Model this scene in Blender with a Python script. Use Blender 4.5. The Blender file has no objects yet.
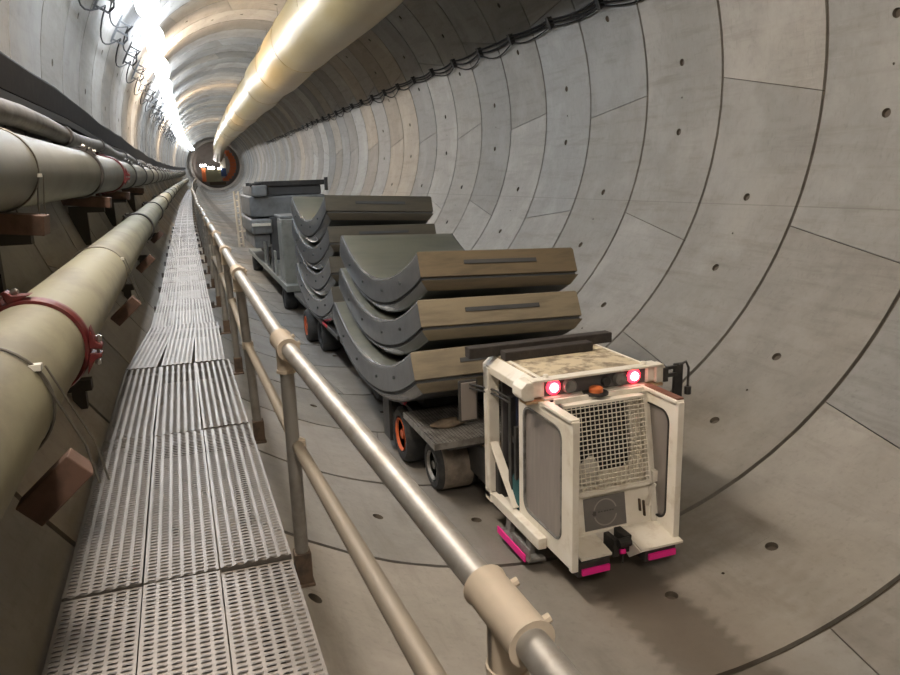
import bpy, math, random
from mathutils import Vector, Matrix
random.seed(7)
C = bpy.context.scene.collection
sc = bpy.context.scene
PI = math.pi
R0 = 4.4                       # inner radius of the tunnel
RW = 1.7938                    # ring width
RY = 5.226                     # Y of ring joint 0
def rad(a): return math.radians(a)
def bend(y): return (1.8e-4*y*y, 6.1e-5*y*y) if y > 0 else (0.0, 0.0)

# ---------------------------------------------------------------- mesh helper
class MB:
    def __init__(s): s.v=[]; s.f=[]; s.m=[]; s.c=[]
    def add(s, vs, fs, mi=0, col=None):
        o=len(s.v); s.v += [tuple(p) for p in vs]
        for f in fs:
            s.f.append(tuple(i+o for i in f)); s.m.append(mi); s.c.append(col)
        return s
    def box(s, x0,x1,y0,y1,z0,z1, mi=0, M=None):
        vs=[(x,y,z) for x in (x0,x1) for y in (y0,y1) for z in (z0,z1)]
        if M: vs=[M@Vector(p) for p in vs]
        return s.add(vs,[(0,1,3,2),(4,6,7,5),(0,4,5,1),(2,3,7,6),(0,2,6,4),(1,5,7,3)],mi)
    def bar(s, a, b, w, h, mi=0, up=(0,0,1)):
        a=Vector(a); b=Vector(b); d=(b-a); L=d.length; d.normalize()
        x=d.cross(Vector(up)); 
        if x.length<1e-4: x=d.cross(Vector((1,0,0)))
        x.normalize(); z=x.cross(d)
        vs=[]
        for p in (a,b):
            for i,j in ((-1,-1),(1,-1),(1,1),(-1,1)): vs.append(p+x*(i*w/2)+z*(j*h/2))
        return s.add(vs,[(3,2,1,0),(4,5,6,7),(0,1,5,4),(1,2,6,5),(2,3,7,6),(3,0,4,7)],mi)
    def tube(s, pts, r, n=12, mi=0, caps=True, rs=None):
        pts=[Vector(p) for p in pts]; k=len(pts); vs=[]; fs=[]
        prev=None
        for i,p in enumerate(pts):
            if i==0: d=pts[1]-p
            elif i==k-1: d=p-pts[i-1]
            else: d=(pts[i+1]-p).normalized()+(p-pts[i-1]).normalized()
            if d.length<1e-9: d=Vector((0,1,0))
            d.normalize()
            if prev is None:
                up=Vector((0,0,1)) if abs(d.z)<.9 else Vector((1,0,0))
                x=d.cross(up).normalized()
            else:
                x=prev-d*prev.dot(d); x.normalize()
            prev=x; y=x.cross(d); rr=rs[i] if rs else r
            for j in range(n):
                a=2*PI*j/n; vs.append(p+x*(rr*math.cos(a))+y*(rr*math.sin(a)))
        for i in range(k-1):
            for j in range(n):
                fs.append((i*n+j,i*n+(j+1)%n,(i+1)*n+(j+1)%n,(i+1)*n+j))
        if caps:
            fs.append(tuple(range(n-1,-1,-1))); fs.append(tuple((k-1)*n+j for j in range(n)))
        return s.add(vs,fs,mi)
    def lathe(s, prof, o, ax='Y', n=32, mi=0, close=False):
        """prof: list of (t along axis, radius); close joins last to first"""
        vs=[]; fs=[]; k=len(prof)
        for t,r in prof:
            for j in range(n):
                a=2*PI*j/n; c,q=r*math.cos(a),r*math.sin(a)
                vs.append({'Y':(o[0]+c,o[1]+t,o[2]+q),'X':(o[0]+t,o[1]+c,o[2]+q),'Z':(o[0]+c,o[1]+q,o[2]+t)}[ax])
        for i in range(k if close else k-1):
            for j in range(n):
                a,b=i*n+j,i*n+(j+1)%n; i2=(i+1)%k
                fs.append((a,b,i2*n+(j+1)%n,i2*n+j))
        if not close:
            if prof[0][1]>1e-6: fs.append(tuple(range(n)))
            if prof[-1][1]>1e-6: fs.append(tuple((k-1)*n+j for j in range(n)))
        return s.add(vs,fs,mi)
    def prism(s, poly, plane, a, b, mi=0):
        """extrude a 2D polygon; plane 'X': poly in (y,z) from x=a to b; 'Y': (x,z); 'Z': (x,y)"""
        n=len(poly)
        def P(u,v,t): return {'X':(t,u,v),'Y':(u,t,v),'Z':(u,v,t)}[plane]
        vs=[P(u,v,a) for u,v in poly]+[P(u,v,b) for u,v in poly]
        fs=[tuple(range(n)),tuple(range(2*n-1,n-1,-1))]+[(i,i+n,(i+1)%n+n,(i+1)%n) for i in range(n)]
        return s.add(vs,fs,mi)
    def frame(s, outer, inner, plane, a, b, mi=0):
        """flat frame with a hole: outer and inner polygons with the same number of points"""
        n=len(outer)
        def P(u,v,t): return {'X':(t,u,v),'Y':(u,t,v),'Z':(u,v,t)}[plane]
        vs=[P(u,v,a) for u,v in outer]+[P(u,v,a) for u,v in inner]+[P(u,v,b) for u,v in outer]+[P(u,v,b) for u,v in inner]
        fs=[]
        for i in range(n):
            j=(i+1)%n
            fs += [(i,j,n+j,n+i),(2*n+i,3*n+i,3*n+j,2*n+j),(i,2*n+i,2*n+j,j),(n+i,n+j,3*n+j,3*n+i)]
        return s.add(vs,fs,mi)
    def build(s, name, mat, parent=None, smooth=None, bevel=0, seg=2):
        mats = mat if isinstance(mat,(list,tuple)) else [mat]
        o0 = Vector(ORG.get(parent.name,(0,0,0))) if parent else Vector((0,0,0))
        me=bpy.data.meshes.new(name)
        me.from_pydata([tuple(Vector(p)-o0) for p in s.v],[],s.f)
        for m in mats: me.materials.append(m)
        me.polygons.foreach_set('material_index', s.m)
        if any(c is not None for c in s.c):
            at=me.color_attributes.new('tone','FLOAT_COLOR','CORNER'); buf=[]
            for p,c in zip(me.polygons,s.c):
                c=c or (1,1,1,1)
                buf += list(c)*p.loop_total
            at.data.foreach_set('color',buf)
        me.validate(); me.update()
        import bmesh
        bm=bmesh.new(); bm.from_mesh(me); bmesh.ops.recalc_face_normals(bm,faces=bm.faces); bm.to_mesh(me); bm.free()
        if smooth:
            me.polygons.foreach_set('use_smooth',[True]*len(me.polygons)); me.set_sharp_from_angle(angle=rad(smooth))
        o=bpy.data.objects.new(name,me); C.objects.link(o)
        if parent:
            o.parent=parent
        ORG[o.name]=tuple(o0)
        if bevel:
            b=o.modifiers.new('bevel','BEVEL'); b.width=bevel; b.segments=seg; b.limit_method='ANGLE'; b.angle_limit=rad(40)
        return o
    def build_raw(s, name, mat, parent=None, smooth=False):
        """keeps the winding as it is"""
        mats = mat if isinstance(mat,(list,tuple)) else [mat]
        me=bpy.data.meshes.new(name); me.from_pydata(s.v,[],s.f)
        for m in mats: me.materials.append(m)
        me.polygons.foreach_set('material_index', s.m)
        at=me.color_attributes.new('tone','FLOAT_COLOR','CORNER'); buf=[]
        for p,c in zip(me.polygons,s.c): buf += list(c or (1,1,1,1))*p.loop_total
        at.data.foreach_set('color',buf)
        if smooth: me.polygons.foreach_set('use_smooth',[True]*len(me.polygons)); me.set_sharp_from_angle(angle=rad(30))
        me.update(); o=bpy.data.objects.new(name,me); C.objects.link(o); return o
ORG={}
def tag(o,label=None,cat=None,group=None,kind=None):
    if label: o['label']=label
    if cat: o['category']=cat
    if group: o['group']=group
    if kind: o['kind']=kind
    return o
def thing(name,label,cat,loc,group=None):
    o=bpy.data.objects.new(name,None); C.objects.link(o); o.location=loc; o.empty_display_size=.1
    ORG[o.name]=tuple(loc); return tag(o,label,cat,group)
def copy_tree(o,parent=None):
    c=o.copy(); C.objects.link(c)
    if parent: c.parent=parent
    for ch in list(o.children): copy_tree(ch,c)
    return c

# ---------------------------------------------------------------- materials
def newmat(name):
    m=bpy.data.materials.new(name); m.use_nodes=True; nt=m.node_tree; nt.nodes.clear()
    out=nt.nodes.new('ShaderNodeOutputMaterial'); b=nt.nodes.new('ShaderNodeBsdfPrincipled')
    nt.links.new(b.outputs[0],out.inputs[0]); return m,nt,b
def N(nt,t,**kw):
    n=nt.nodes.new(t)
    for k,v in kw.items():
        if k in n.inputs: n.inputs[k].default_value=v
        else: setattr(n,k,v)
    return n
def L(nt,a,b): nt.links.new(a,b)
def noise(nt,scale,detail=4,rough=.55,vec=None,stretch=None):
    co=N(nt,'ShaderNodeNewGeometry'); src=co.outputs['Position'] if vec is None else vec
    if stretch:
        mp=N(nt,'ShaderNodeMapping'); mp.inputs['Scale'].default_value=stretch; L(nt,src,mp.inputs[0]); src=mp.outputs[0]
    n=N(nt,'ShaderNodeTexNoise',Scale=scale,Detail=detail,Roughness=rough); L(nt,src,n.inputs['Vector']); return n.outputs['Fac']
def ramp(nt,fac,stops):
    r=N(nt,'ShaderNodeValToRGB'); e=r.color_ramp.elements
    while len(e)<len(stops): e.new(.5)
    for el,(p,c) in zip(e,stops):
        el.position=p; el.color=(c,c,c,1) if isinstance(c,(int,float)) else (*c,1)
    L(nt,fac,r.inputs[0]); return r.outputs[0]
def mix(nt,fac,a,b,mode='MIX'):
    n=N(nt,'ShaderNodeMix',data_type='RGBA',blend_type=mode)
    for v,i in ((fac,0),(a,6),(b,7)):
        if hasattr(v,'node'): L(nt,v,n.inputs[i])
        elif i==0: n.inputs[0].default_value=v
        else: n.inputs[i].default_value=(*v,1) if len(v)==3 else v
    return n.outputs[2]
def bump(nt,b,h,strength=.3,dist=.01):
    n=N(nt,'ShaderNodeBump',Strength=strength,Distance=dist); L(nt,h,n.inputs['Height']); L(nt,n.outputs[0],b.inputs['Normal'])
def math_(nt,op,a,b=None,c=None):
    n=N(nt,'ShaderNodeMath',operation=op)
    for i,v in enumerate((a,b,c)):
        if v is None: continue
        if hasattr(v,'node'): L(nt,v,n.inputs[i])
        else: n.inputs[i].default_value=v
    return n.outputs[0]
def simple(name,col,rough=.6,metal=0.0,dirt=None,dscale=6,damt=.5,lo=.45,hi=.65,bmp=0,bscale=40,col2=None,stretch=None,spec=.5):
    m,nt,b=newmat(name); b.inputs['Roughness'].default_value=rough; b.inputs['Metallic'].default_value=metal
    b.inputs['Specular IOR Level'].default_value=spec
    if dirt is not None or col2 is not None:
        c=(*col,1)
        n1=noise(nt,dscale,6,.6,stretch=stretch)
        base=col
        if col2 is not None:
            n2=noise(nt,dscale*.35,3); base=mix(nt,ramp(nt,n2,[(.35,0.),(.7,1.)]),col,col2)
        if dirt is not None:
            base=mix(nt,ramp(nt,n1,[(lo,0.),(hi,damt)]),base,dirt)
        L(nt,base,b.inputs['Base Color'])
    else: b.inputs['Base Color'].default_value=(*col,1)
    if bmp: bump(nt,b,noise(nt,bscale,5),bmp)
    return m
def concrete(name,floor=False):
    m,nt,b=newmat(name)
    at=N(nt,'ShaderNodeVertexColor',layer_name='tone')
    n1=noise(nt,1.3,5,.6); n2=noise(nt,9,6,.65); n3=noise(nt,.5,4,.6,stretch=(1,3,1))
    c=mix(nt,ramp(nt,n1,[(.3,0.),(.75,1.)]),(.255,.243,.222),(.325,.312,.288))
    c=mix(nt,ramp(nt,n2,[(.42,0.),(.75,.35)]),c,(.20,.192,.178))
    c=mix(nt,ramp(nt,n3,[(.52,0.),(.78,.4)]),c,(.225,.208,.182))
    n4=noise(nt,3.0,7,.7,stretch=(1,.22,2.2)); n5=noise(nt,22,4,.6,stretch=(1,1,.4)); n6=noise(nt,.9,6,.62)
    c=mix(nt,ramp(nt,n4,[(.50,0.),(.66,.6)]),c,(.20,.187,.165))
    c=mix(nt,ramp(nt,n5,[(.55,0.),(.72,.4)]),c,(.18,.17,.155))
    c=mix(nt,ramp(nt,n6,[(.50,0.),(.62,.45)]),c,(.37,.355,.33))
    c=mix(nt,1.0,c,at.outputs[0],'MULTIPLY')
    gp=N(nt,'ShaderNodeNewGeometry'); sp=N(nt,'ShaderNodeSeparateXYZ'); L(nt,gp.outputs['Position'],sp.inputs[0])
    zl=math_(nt,'ABSOLUTE',math_(nt,'ADD',math_(nt,'ADD',sp.outputs[2],1.51),math_(nt,'MULTIPLY',sp.outputs[1],.0075)))
    ln=math_(nt,'MULTIPLY',math_(nt,'LESS_THAN',zl,.006),math_(nt,'GREATER_THAN',sp.outputs[0],0.))
    c=mix(nt,math_(nt,'MULTIPLY',ln,.45),c,(.13,.12,.105))
    rough=ramp(nt,n1,[(.3,.62),(.7,.8)])
    if floor:
        g=N(nt,'ShaderNodeNewGeometry'); sx=N(nt,'ShaderNodeSeparateXYZ'); L(nt,g.outputs['Position'],sx.inputs[0])
        X,Y=sx.outputs[0],sx.outputs[1]
        nz=math_(nt,'MULTIPLY',math_(nt,'SUBTRACT',noise(nt,2.2,5,.65),.5),.5)
        # mud on the bottom of the invert, where the wheels run
        d=math_(nt,'ABSOLUTE',math_(nt,'ADD',math_(nt,'SUBTRACT',X,.2),nz))
        mud=ramp(nt,d,[(.0,.8),(.5,.5),(1.1,0.)])
        c=mix(nt,math_(nt,'MULTIPLY',mud,.75),c,(.150,.120,.088))
        # darker wet tyre band with a scalloped edge
        wv=N(nt,'ShaderNodeTexWave',Scale=2.4,Distortion=5.0,Detail=4); L(nt,g.outputs['Position'],wv.inputs['Vector']); wv.bands_direction='Y'
        e=math_(nt,'MULTIPLY',math_(nt,'SUBTRACT',wv.outputs['Fac'],.5),.05)
        d2=math_(nt,'ABSOLUTE',math_(nt,'ADD',math_(nt,'ADD',math_(nt,'SUBTRACT',X,.22),e),math_(nt,'MULTIPLY',nz,.4)))
        band=ramp(nt,d2,[(.26,.6),(.34,0.)])
        c=mix(nt,band,c,(.085,.069,.052))
        d3=math_(nt,'ABSOLUTE',math_(nt,'ADD',math_(nt,'ADD',math_(nt,'SUBTRACT',X,1.22),math_(nt,'MULTIPLY',e,2.0)),math_(nt,'MULTIPLY',nz,.5)))
        c=mix(nt,ramp(nt,d3,[(.06,.22),(.22,0.)]),c,(.13,.11,.088))
        d4=math_(nt,'ABSOLUTE',math_(nt,'ADD',math_(nt,'ADD',X,.62),nz))
        c=mix(nt,ramp(nt,d4,[(.12,.35),(.3,0.)]),c,(.11,.097,.08))
        rough=.6
        b.inputs['Roughness'].default_value=.62
    else: L(nt,rough,b.inputs['Roughness'])
    L(nt,c,b.inputs['Base Color'])
    bump(nt,b,n2,.12,.01)
    return m
M={}
M['wall']=concrete('lining_concrete'); M['floor']=concrete('invert_concrete',True)
M['mortar']=simple('joint_mortar',(.095,.08,.062),.9)
M['segface']=simple('segment_inner_face',(.125,.128,.102),.30,dirt=(.085,.09,.076),dscale=2.5,damt=.8,stretch=(.5,2,1),bmp=.05)
M['segside']=simple('segment_side_face',(.098,.102,.106),.28,dirt=(.055,.058,.06),dscale=5,damt=.8,bmp=.06)
M['segend']=simple('segment_end_face',(.135,.108,.07),.5,dirt=(.085,.072,.05),dscale=7,damt=.8,stretch=(.3,1,2),bmp=.06)
M['segrim']=simple('highlight_segment_edge',(.16,.165,.17),.16,.0,spec=.9)  # paler and glossier than the sides, rim highlights put into the edge colour
M['endpale']=simple('pale_segment_end',(.21,.18,.125),.55,dirt=(.13,.11,.08),dscale=7,damt=.7,stretch=(.3,1,2),bmp=.06)
M['enddark']=simple('dark_segment_end',(.075,.07,.055),.45,dirt=(.05,.047,.04),dscale=7,damt=.7,stretch=(.3,1,2),bmp=.06)
M['pad']=simple('joint_packer',(.05,.055,.06),.7)
M['galv']=simple('galvanised_steel',(.43,.43,.42),.54,.75,dirt=(.33,.31,.28),dscale=14,damt=.75)
M['galvdusty']=simple('dusty_galvanised_steel',(.28,.25,.205),.6,.35,dirt=(.30,.26,.21),dscale=12,damt=.7)
M['postgrey']=simple('weathered_post',(.27,.265,.25),.5,.5,dirt=(.19,.175,.155),dscale=12,damt=.7)
M['fitting']=simple('dusty_fitting',(.47,.41,.33),.7,.1,dirt=(.42,.37,.30),dscale=18,damt=.6)
M['rust']=simple('rusty_steel',(.12,.085,.06),.8,.3,dirt=(.05,.04,.035),dscale=20,damt=.8)
M['grate']=simple('walkway_steel',(.195,.18,.165),.45,.65,dirt=(.125,.115,.10),dscale=5,damt=.75,lo=.4,hi=.7)
M['bracket']=simple('walkway_bracket_steel',(.06,.055,.05),.75,.3)
M['grp']=simple('pipe_shell',(.135,.135,.105),.5,dirt=(.085,.08,.062),dscale=3,damt=.7,col2=(.12,.115,.09),stretch=(1,.5,1),bmp=.05)
M['grpdusty']=simple('dusty_pipe_shell',(.25,.24,.165),.65,dirt=(.17,.155,.115),dscale=3.5,damt=.8,stretch=(1,.5,1),bmp=.05)
M['red']=simple('red_coupling',(.14,.016,.018),.5,.1,dirt=(.12,.04,.035),dscale=14,damt=.7)
M['blackband']=simple('dark_joint_band',(.045,.04,.038),.6)
M['steelbolt']=simple('bolt_steel',(.5,.48,.45),.35,.9)
M['timber']=simple('brown_timber',(.13,.075,.055),.8,dirt=(.07,.045,.033),dscale=9,damt=.8,stretch=(1,.2,1))
M['darktimber']=simple('black_timber',(.03,.026,.024),.75,dirt=(.055,.045,.04),dscale=10,damt=.7,bmp=.2)
M['wire']=simple('strap_wire',(.16,.15,.13),.5,.6)
M['whitetag']=simple('white_clip',(.75,.75,.7),.5)
M['slim']=simple('grey_service_pipe',(.14,.135,.128),.6,.1,dirt=(.07,.065,.06),dscale=6,damt=.8)
M['tray']=simple('dark_cable_tray',(.013,.011,.010),.85,.0,dirt=(.022,.019,.017),dscale=7,damt=.7,spec=.15)
M['cable']=simple('black_cable',(.014,.014,.014),.7,spec=.2)
M['white']=simple('cab_white_paint',(.80,.77,.70),.45,dirt=(.40,.31,.20),dscale=7,damt=.55,lo=.52,hi=.8,col2=(.72,.68,.58))
M['roofpaint']=simple('dirty_roof_paint',(.60,.52,.37),.6,dirt=(.16,.12,.085),dscale=8,damt=.85,lo=.46,hi=.62)
M['black']=simple('black_paint',(.022,.022,.022),.5,dirt=(.05,.045,.04),dscale=8,damt=.7)
M['panel']=simple('dark_grey_panel',(.10,.095,.095),.5)
M['navy']=simple('navy_seat',(.02,.03,.075),.7)
M['teal']=simple('teal_cloth',(.02,.10,.11),.8)
M['glassdusty']=simple('dusty_pane',(.24,.215,.20),.38,dirt=(.30,.27,.24),dscale=5,damt=.6,stretch=(1,4,.5))
M['rubber']=simple('tyre_rubber',(.022,.024,.026),.75,dirt=(.06,.055,.05),dscale=10,damt=.5)
M['tread']=simple('dusty_tyre_tread',(.24,.205,.165),.85,dirt=(.10,.085,.07),dscale=8,damt=.6)
M['orange']=simple('orange_hub',(.62,.11,.025),.5,dirt=(.25,.08,.04),dscale=12,damt=.6)
M['greyhub']=simple('grey_hub',(.24,.24,.23),.5,.3,dirt=(.10,.09,.08),dscale=12,damt=.7)
M['pink']=simple('pink_marking',(.88,.02,.30),.5)
M['amber']=simple('amber_lens',(.60,.16,.05),.35)
M['lamp_grey']=simple('grey_lens',(.10,.095,.10),.25)
M['deckgrate']=simple('transporter_deck_grating',(.26,.255,.24),.5,.5,dirt=(.12,.11,.10),dscale=8,damt=.8)
M['greypaint']=simple('grey_machine_paint',(.20,.21,.215),.5,dirt=(.11,.115,.12),dscale=3,damt=.7)
M['greydark']=simple('dark_machine_paint',(.07,.073,.077),.55,dirt=(.06,.06,.06),dscale=4,damt=.7)
M['greypale']=simple('pale_cabinet_paint',(.23,.24,.22),.5,dirt=(.13,.135,.125),dscale=4,damt=.6)
M['ladder']=simple('cream_ladder_paint',(.60,.53,.42),.6)
M['mud']=simple('muddy_axle',(.17,.13,.09),.85,dirt=(.08,.065,.05),dscale=12,damt=.8,bmp=.3)
M['sign']=simple('grey_plate',(.15,.145,.14),.45,dirt=(.20,.185,.17),dscale=8,damt=.5)
M['signink']=simple('plate_lettering',(.07,.066,.062),.5)
M['signpale']=simple('plate_mark',(.30,.28,.26),.5)
M['shadeglass']=simple('shade_dark_glass',(.012,.012,.013),.3)  # opaque near-black pane, its colour carries the shade inside the cab
M['sack']=simple('pale_sack',(.62,.60,.55),.8,dirt=(.40,.37,.32),dscale=14,damt=.6)
M['tan']=simple('tan_tank',(.30,.29,.19),.6)
M['orangesteel']=simple('orange_steelwork',(.75,.20,.07),.55)
M['ringgrey']=simple('portal_concrete',(.26,.235,.22),.7,dirt=(.18,.15,.14),dscale=.8,damt=.6)
M['blue']=simple('blue_box',(.05,.09,.22),.6)
def duct_mat():
    m,nt,b=newmat('vent_duct_fabric')
    n=noise(nt,1.2,5,.6,stretch=(1,.25,1)); n2=noise(nt,.35,3,.5,stretch=(.4,1,.4))
    c=mix(nt,ramp(nt,n,[(.35,0.),(.75,.6)]),(.44,.335,.16),(.32,.225,.085))
    c=mix(nt,ramp(nt,n2,[(.5,0.),(.7,.5)]),c,(.47,.39,.25))
    L(nt,c,b.inputs['Base Color']); b.inputs['Roughness'].default_value=.36
    bump(nt,b,n,.35,.06); return m
M['duct']=duct_mat()
def emit(name,col,s):
    m,nt,b=newmat(name); b.inputs['Base Color'].default_value=(*col,1); b.inputs['Emission Color'].default_value=(*col,1); b.inputs['Emission Strength'].default_value=s; return m
M['tube_cool']=emit('cool_lamp_diffuser',(.82,.90,1.0),1.0)
M['tube_warm']=emit('warm_lamp_diffuser',(1.0,.83,.65),1.0)
M['tube_back']=emit('warm_back_lamp_diffuser',(1.0,.86,.72),1.0)
M['redlight']=emit('lit_red_lens',(1.0,.03,.06),4.0)
M['redcore']=emit('lit_lamp_core',(1.0,.80,.72),14.0)
M['farlamp']=emit('far_white_lamp',(1,.95,.88),40.0)
def clear(name,a):
    m,nt,b=newmat(name); b.inputs['Base Color'].default_value=(.30,.27,.25,1); b.inputs['Roughness'].default_value=.3
    t=N(nt,'ShaderNodeBsdfTransparent'); mx=N(nt,'ShaderNodeMixShader'); mx.inputs[0].default_value=a
    out=[n for n in nt.nodes if n.type=='OUTPUT_MATERIAL'][0]
    L(nt,t.outputs[0],mx.inputs[1]); L(nt,b.outputs[0],mx.inputs[2]); L(nt,mx.outputs[0],out.inputs[0]); return m
M['pane']=clear('grimy_window_glass',.55)

# ---------------------------------------------------------------- tunnel lining (the setting)
STEP=360/7
parts={k:MB() for k in ('wall_right','wall_left','ceiling','floor')}
def P(th,y,r):
    bx,bz=bend(y); return (bx+r*math.cos(th), y, bz+r*math.sin(th))
SK={-2:2.2,-1:2.4,0:2.2,1:2.4,2:2.3,3:-1.5,4:-1.7,5:-1.5,6:2.2,7:-2.2}
def segment(mb,k,thc,skew0,skew1,near,col):
    y0,y1=RY+k*RW,RY+(k+1)*RW; h=rad(STEP/2); gl=.006/R0; gr=.024
    dp=rad(6.6); dl=.10/R0; dg=.022/R0
    if near:
        inner=[-dp-dl,-dp+dl,-dg,dg,dp-dl,dp+dl]
        a=[-h+gl]+[-h+(h-dp-dl)*i/4 for i in (1,2,3)]+inner[:2]+[-dp*.4]+inner[2:4]+[dp*.4]+inner[4:]+[h-(h-dp-dl)*i/4 for i in (3,2,1)]+[h-gl]
        ys=[y0+gr,(y0+y1)/2-.10,(y0+y1)/2-.022,(y0+y1)/2+.022,(y0+y1)/2+.10,y1-gr]
    else:
        n=8; a=[-h+gl+(2*h-2*gl)*i/n for i in range(n+1)]; ys=[y0+gr,y1-gr]
    def T(u,y):
        t=(y-y0)/(y1-y0)-.5; w=u/h
        s=(skew1 if u>0 else skew0)*abs(w)**2
        return thc+u+rad(s)*t*2*.5*2
    na,ny=len(a),len(ys)
    vs=[P(T(u,y),y,R0) for u in a for y in ys]; fs=[]; holes=[]
    for i in range(na-1):
        for j in range(ny-1):
            if near:
                if i in (4,10) and j in (1,2,3):
                    continue
                if i==7 and j==2: continue
            fs.append((i*ny+j,i*ny+j+1,(i+1)*ny+j+1,(i+1)*ny+j))
    mb.add(vs,fs,0,col)
    if near:
        ym=(y0+y1)/2
        for (i0,j0,j1,uc,ru,ry,dep) in ((4,1,4,-dp,.052/R0,.056,.10),(10,1,4,dp,.052/R0,.056,.10),(7,2,3,0,.014/R0,.014,.06)):
            u0,u1=a[i0],a[i0+1]; b0,b1=ys[j0],ys[j1]; n=16
            sq=[]
            el=[];bt=[]
            for q in range(n):
                an=2*PI*q/n+PI/4; c,s_=math.cos(an),math.sin(an); mx=max(abs(c),abs(s_))
                su,sv=c/mx,s_/mx
                sq.append(P(T(uc+(u1-u0)/2*su,ym+(b1-b0)/2*sv),ym+(b1-b0)/2*sv,R0))
                el.append(P(T(uc+ru*c,ym+ry*s_),ym+ry*s_,R0))
                uu=uc+ru*c*.7-ru*.25; yy=ym+ry*s_*.7
                bt.append(P(T(uu,yy),yy,R0+dep))
            mb.add(sq+el,[(q,(q+1)%n,n+(q+1)%n,n+q) for q in range(n)],0,col)
            mb.add(el+bt,[(q,(q+1)%n,n+(q+1)%n,n+q) for q in range(n)]+[tuple(range(n,2*n))],1,(1,1,1,1))
    # edges of the segment going back to the mortar
    D=R0+.045
    e=[(u,ys[0]) for u in a]+[(a[-1],y) for y in ys[1:]]+[(u,ys[-1]) for u in reversed(a[:-1])]+[(a[0],y) for y in reversed(ys[1:-1])]
    n=len(e)
    vs=[P(T(u,y),y,R0) for u,y in e]+[P(T(u,y),y,D) for u,y in e]
    mb.add(vs,[(i,(i+1)%n,n+(i+1)%n,n+i) for i in range(n)],0,tuple(x*.85 for x in col[:3])+(1,))
K0,K1=-9,85
rs=random.Random(11)
for k in range(K0,K1):
    off=-0.5 if k%2==0 else -26.2
    sk=SK.get(k, rs.choice((2.2,-1.8)))
    warm=rs.random(); ringt=rs.random()
    for i in range(7):
        thc=((off+i*STEP+180)%360)-180
        t=rs.uniform(.80,1.12)*(1 if k<9 else (.80+.35*ringt)); w=rs.uniform(-.03,.03)+(.07 if (k>9 and warm<.35) else 0)
        if k==4 and abs(thc+.5)<3: t=.98
        if k==5 and abs(thc-25)<3: t=.80
        col=(t*(1+w),t,t*(1-w*1.3),1)
        nm='floor' if -132<thc<-48 else 'ceiling' if 48<thc<132 else 'wall_right' if -48<=thc<=48 else 'wall_left'
        segment(parts[nm],k,rad(thc),sk,sk,k<13,col)
# mortar behind the joints
rng={'wall_right':(-48,48),'ceiling':(48,132),'wall_left':(132,228),'floor':(228,312)}
for nm,(a0,a1) in rng.items():
    mb=parts[nm]; n=16
    ks=list(range(K0,K1+1))
    vs=[P(rad(a0+(a1-a0)*i/n),RY+k*RW,R0+.042) for k in ks for i in range(n+1)]
    fs=[(r*(n+1)+i,r*(n+1)+i+1,(r+1)*(n+1)+i+1,(r+1)*(n+1)+i) for r in range(len(ks)-1) for i in range(n)]
    mb.add(vs,fs,1,(1,1,1,1))
    # thick outer skin
    vs=[P(rad(a0+(a1-a0)*i/n),RY+k*RW,R0+.30) for k in (ks[0],8,20,34,48,62,74,ks[-1]) for i in range(n+1)]
    mb.add(vs,[(r*(n+1)+i,r*(n+1)+i+1,(r+1)*(n+1)+i+1,(r+1)*(n+1)+i) for r in range(7) for i in range(n)],1,(1,1,1,1))
    o=mb.build_raw(nm,[M['floor'] if nm=='floor' else M['wall'],M['mortar']],smooth=True)
    tag(o,kind='structure')
def bulkhead(name,y,m):
    bx,bz=bend(y); mb=MB(); mb.lathe([(0,.001),(0,R0+.29),(.2,R0+.29),(.2,.001)],(bx,y,bz),'Y',48)
    tag(mb.build(name,m,smooth=40),kind='structure')
YE=RY+K1*RW
bulkhead('wall_front',YE-.3,M['ringgrey']); bulkhead('wall_back',RY+K0*RW+.05,M['mortar'])

# ---------------------------------------------------------------- lamps on the left shoulder
LX,LZ=-3.22,2.52
def lamp_place(o,y):
    bx,bz=bend(y); o.location=(LX+bx,y,LZ+bz)
    o.rotation_euler=(math.atan(2*6.1e-5*max(y,0)),0,-math.atan(2*1.8e-4*max(y,0)))
def make_lamp(mat):
    t=thing('tunnel_lamp','long white strip lamp glaring on the upper left of the tunnel','lamp',(0,0,0),'strip lamps along the upper left wall')
    mb=MB(); mb.tube([(0,-1.25+.25*(1-math.cos(q*PI/12)) if q<7 else 1.25-.25*(1-math.cos((12-q)*PI/12)),0) for q in range(13)],.24,20,rs=[max(.02,.24*math.sin(min(q,12-q)*PI/12)) for q in range(13)]); mb.build('diffuser',mat,t,smooth=40)  # capsule fattened so its shape takes in the glare around the lamp
    mb=MB(); mb.box(-.28,-.20,-.70,.70,.0,.09); mb.box(-.68,-.25,-.5,-.46,.045,.065); mb.box(-.68,-.25,.46,.5,.045,.065); mb.build('lamp_mount',M['greydark'],t)
    for s in (-1,1):
        mb=MB(); mb.tube([(0,s*1.24,0),(0,s*1.27,0)],.03,12); mb.build('end_cap',M['white'],t,smooth=40)
    return t
warm0=make_lamp(M['tube_warm']); cool0=make_lamp(M['tube_cool'])
ly=[.5+5.38*i for i in (-1,*range(1,24))]
WARM={-1,1,5}
uw=uc=False
for i,y in zip((-1,*range(1,24)),ly):
    w=i in WARM or i in (9,15)
    if w:
        o=copy_tree(warm0) if uw else warm0; uw=True
    else:
        o=copy_tree(cool0) if uc else cool0; uc=True
    lamp_place(o,-2.4 if i==-1 else y)
    if i==-1:
        c_=[c for c in o.children if c.name.startswith('diffuser')][0]; c_.data=c_.data.copy(); c_.data.materials[0]=M['tube_back']

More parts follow.
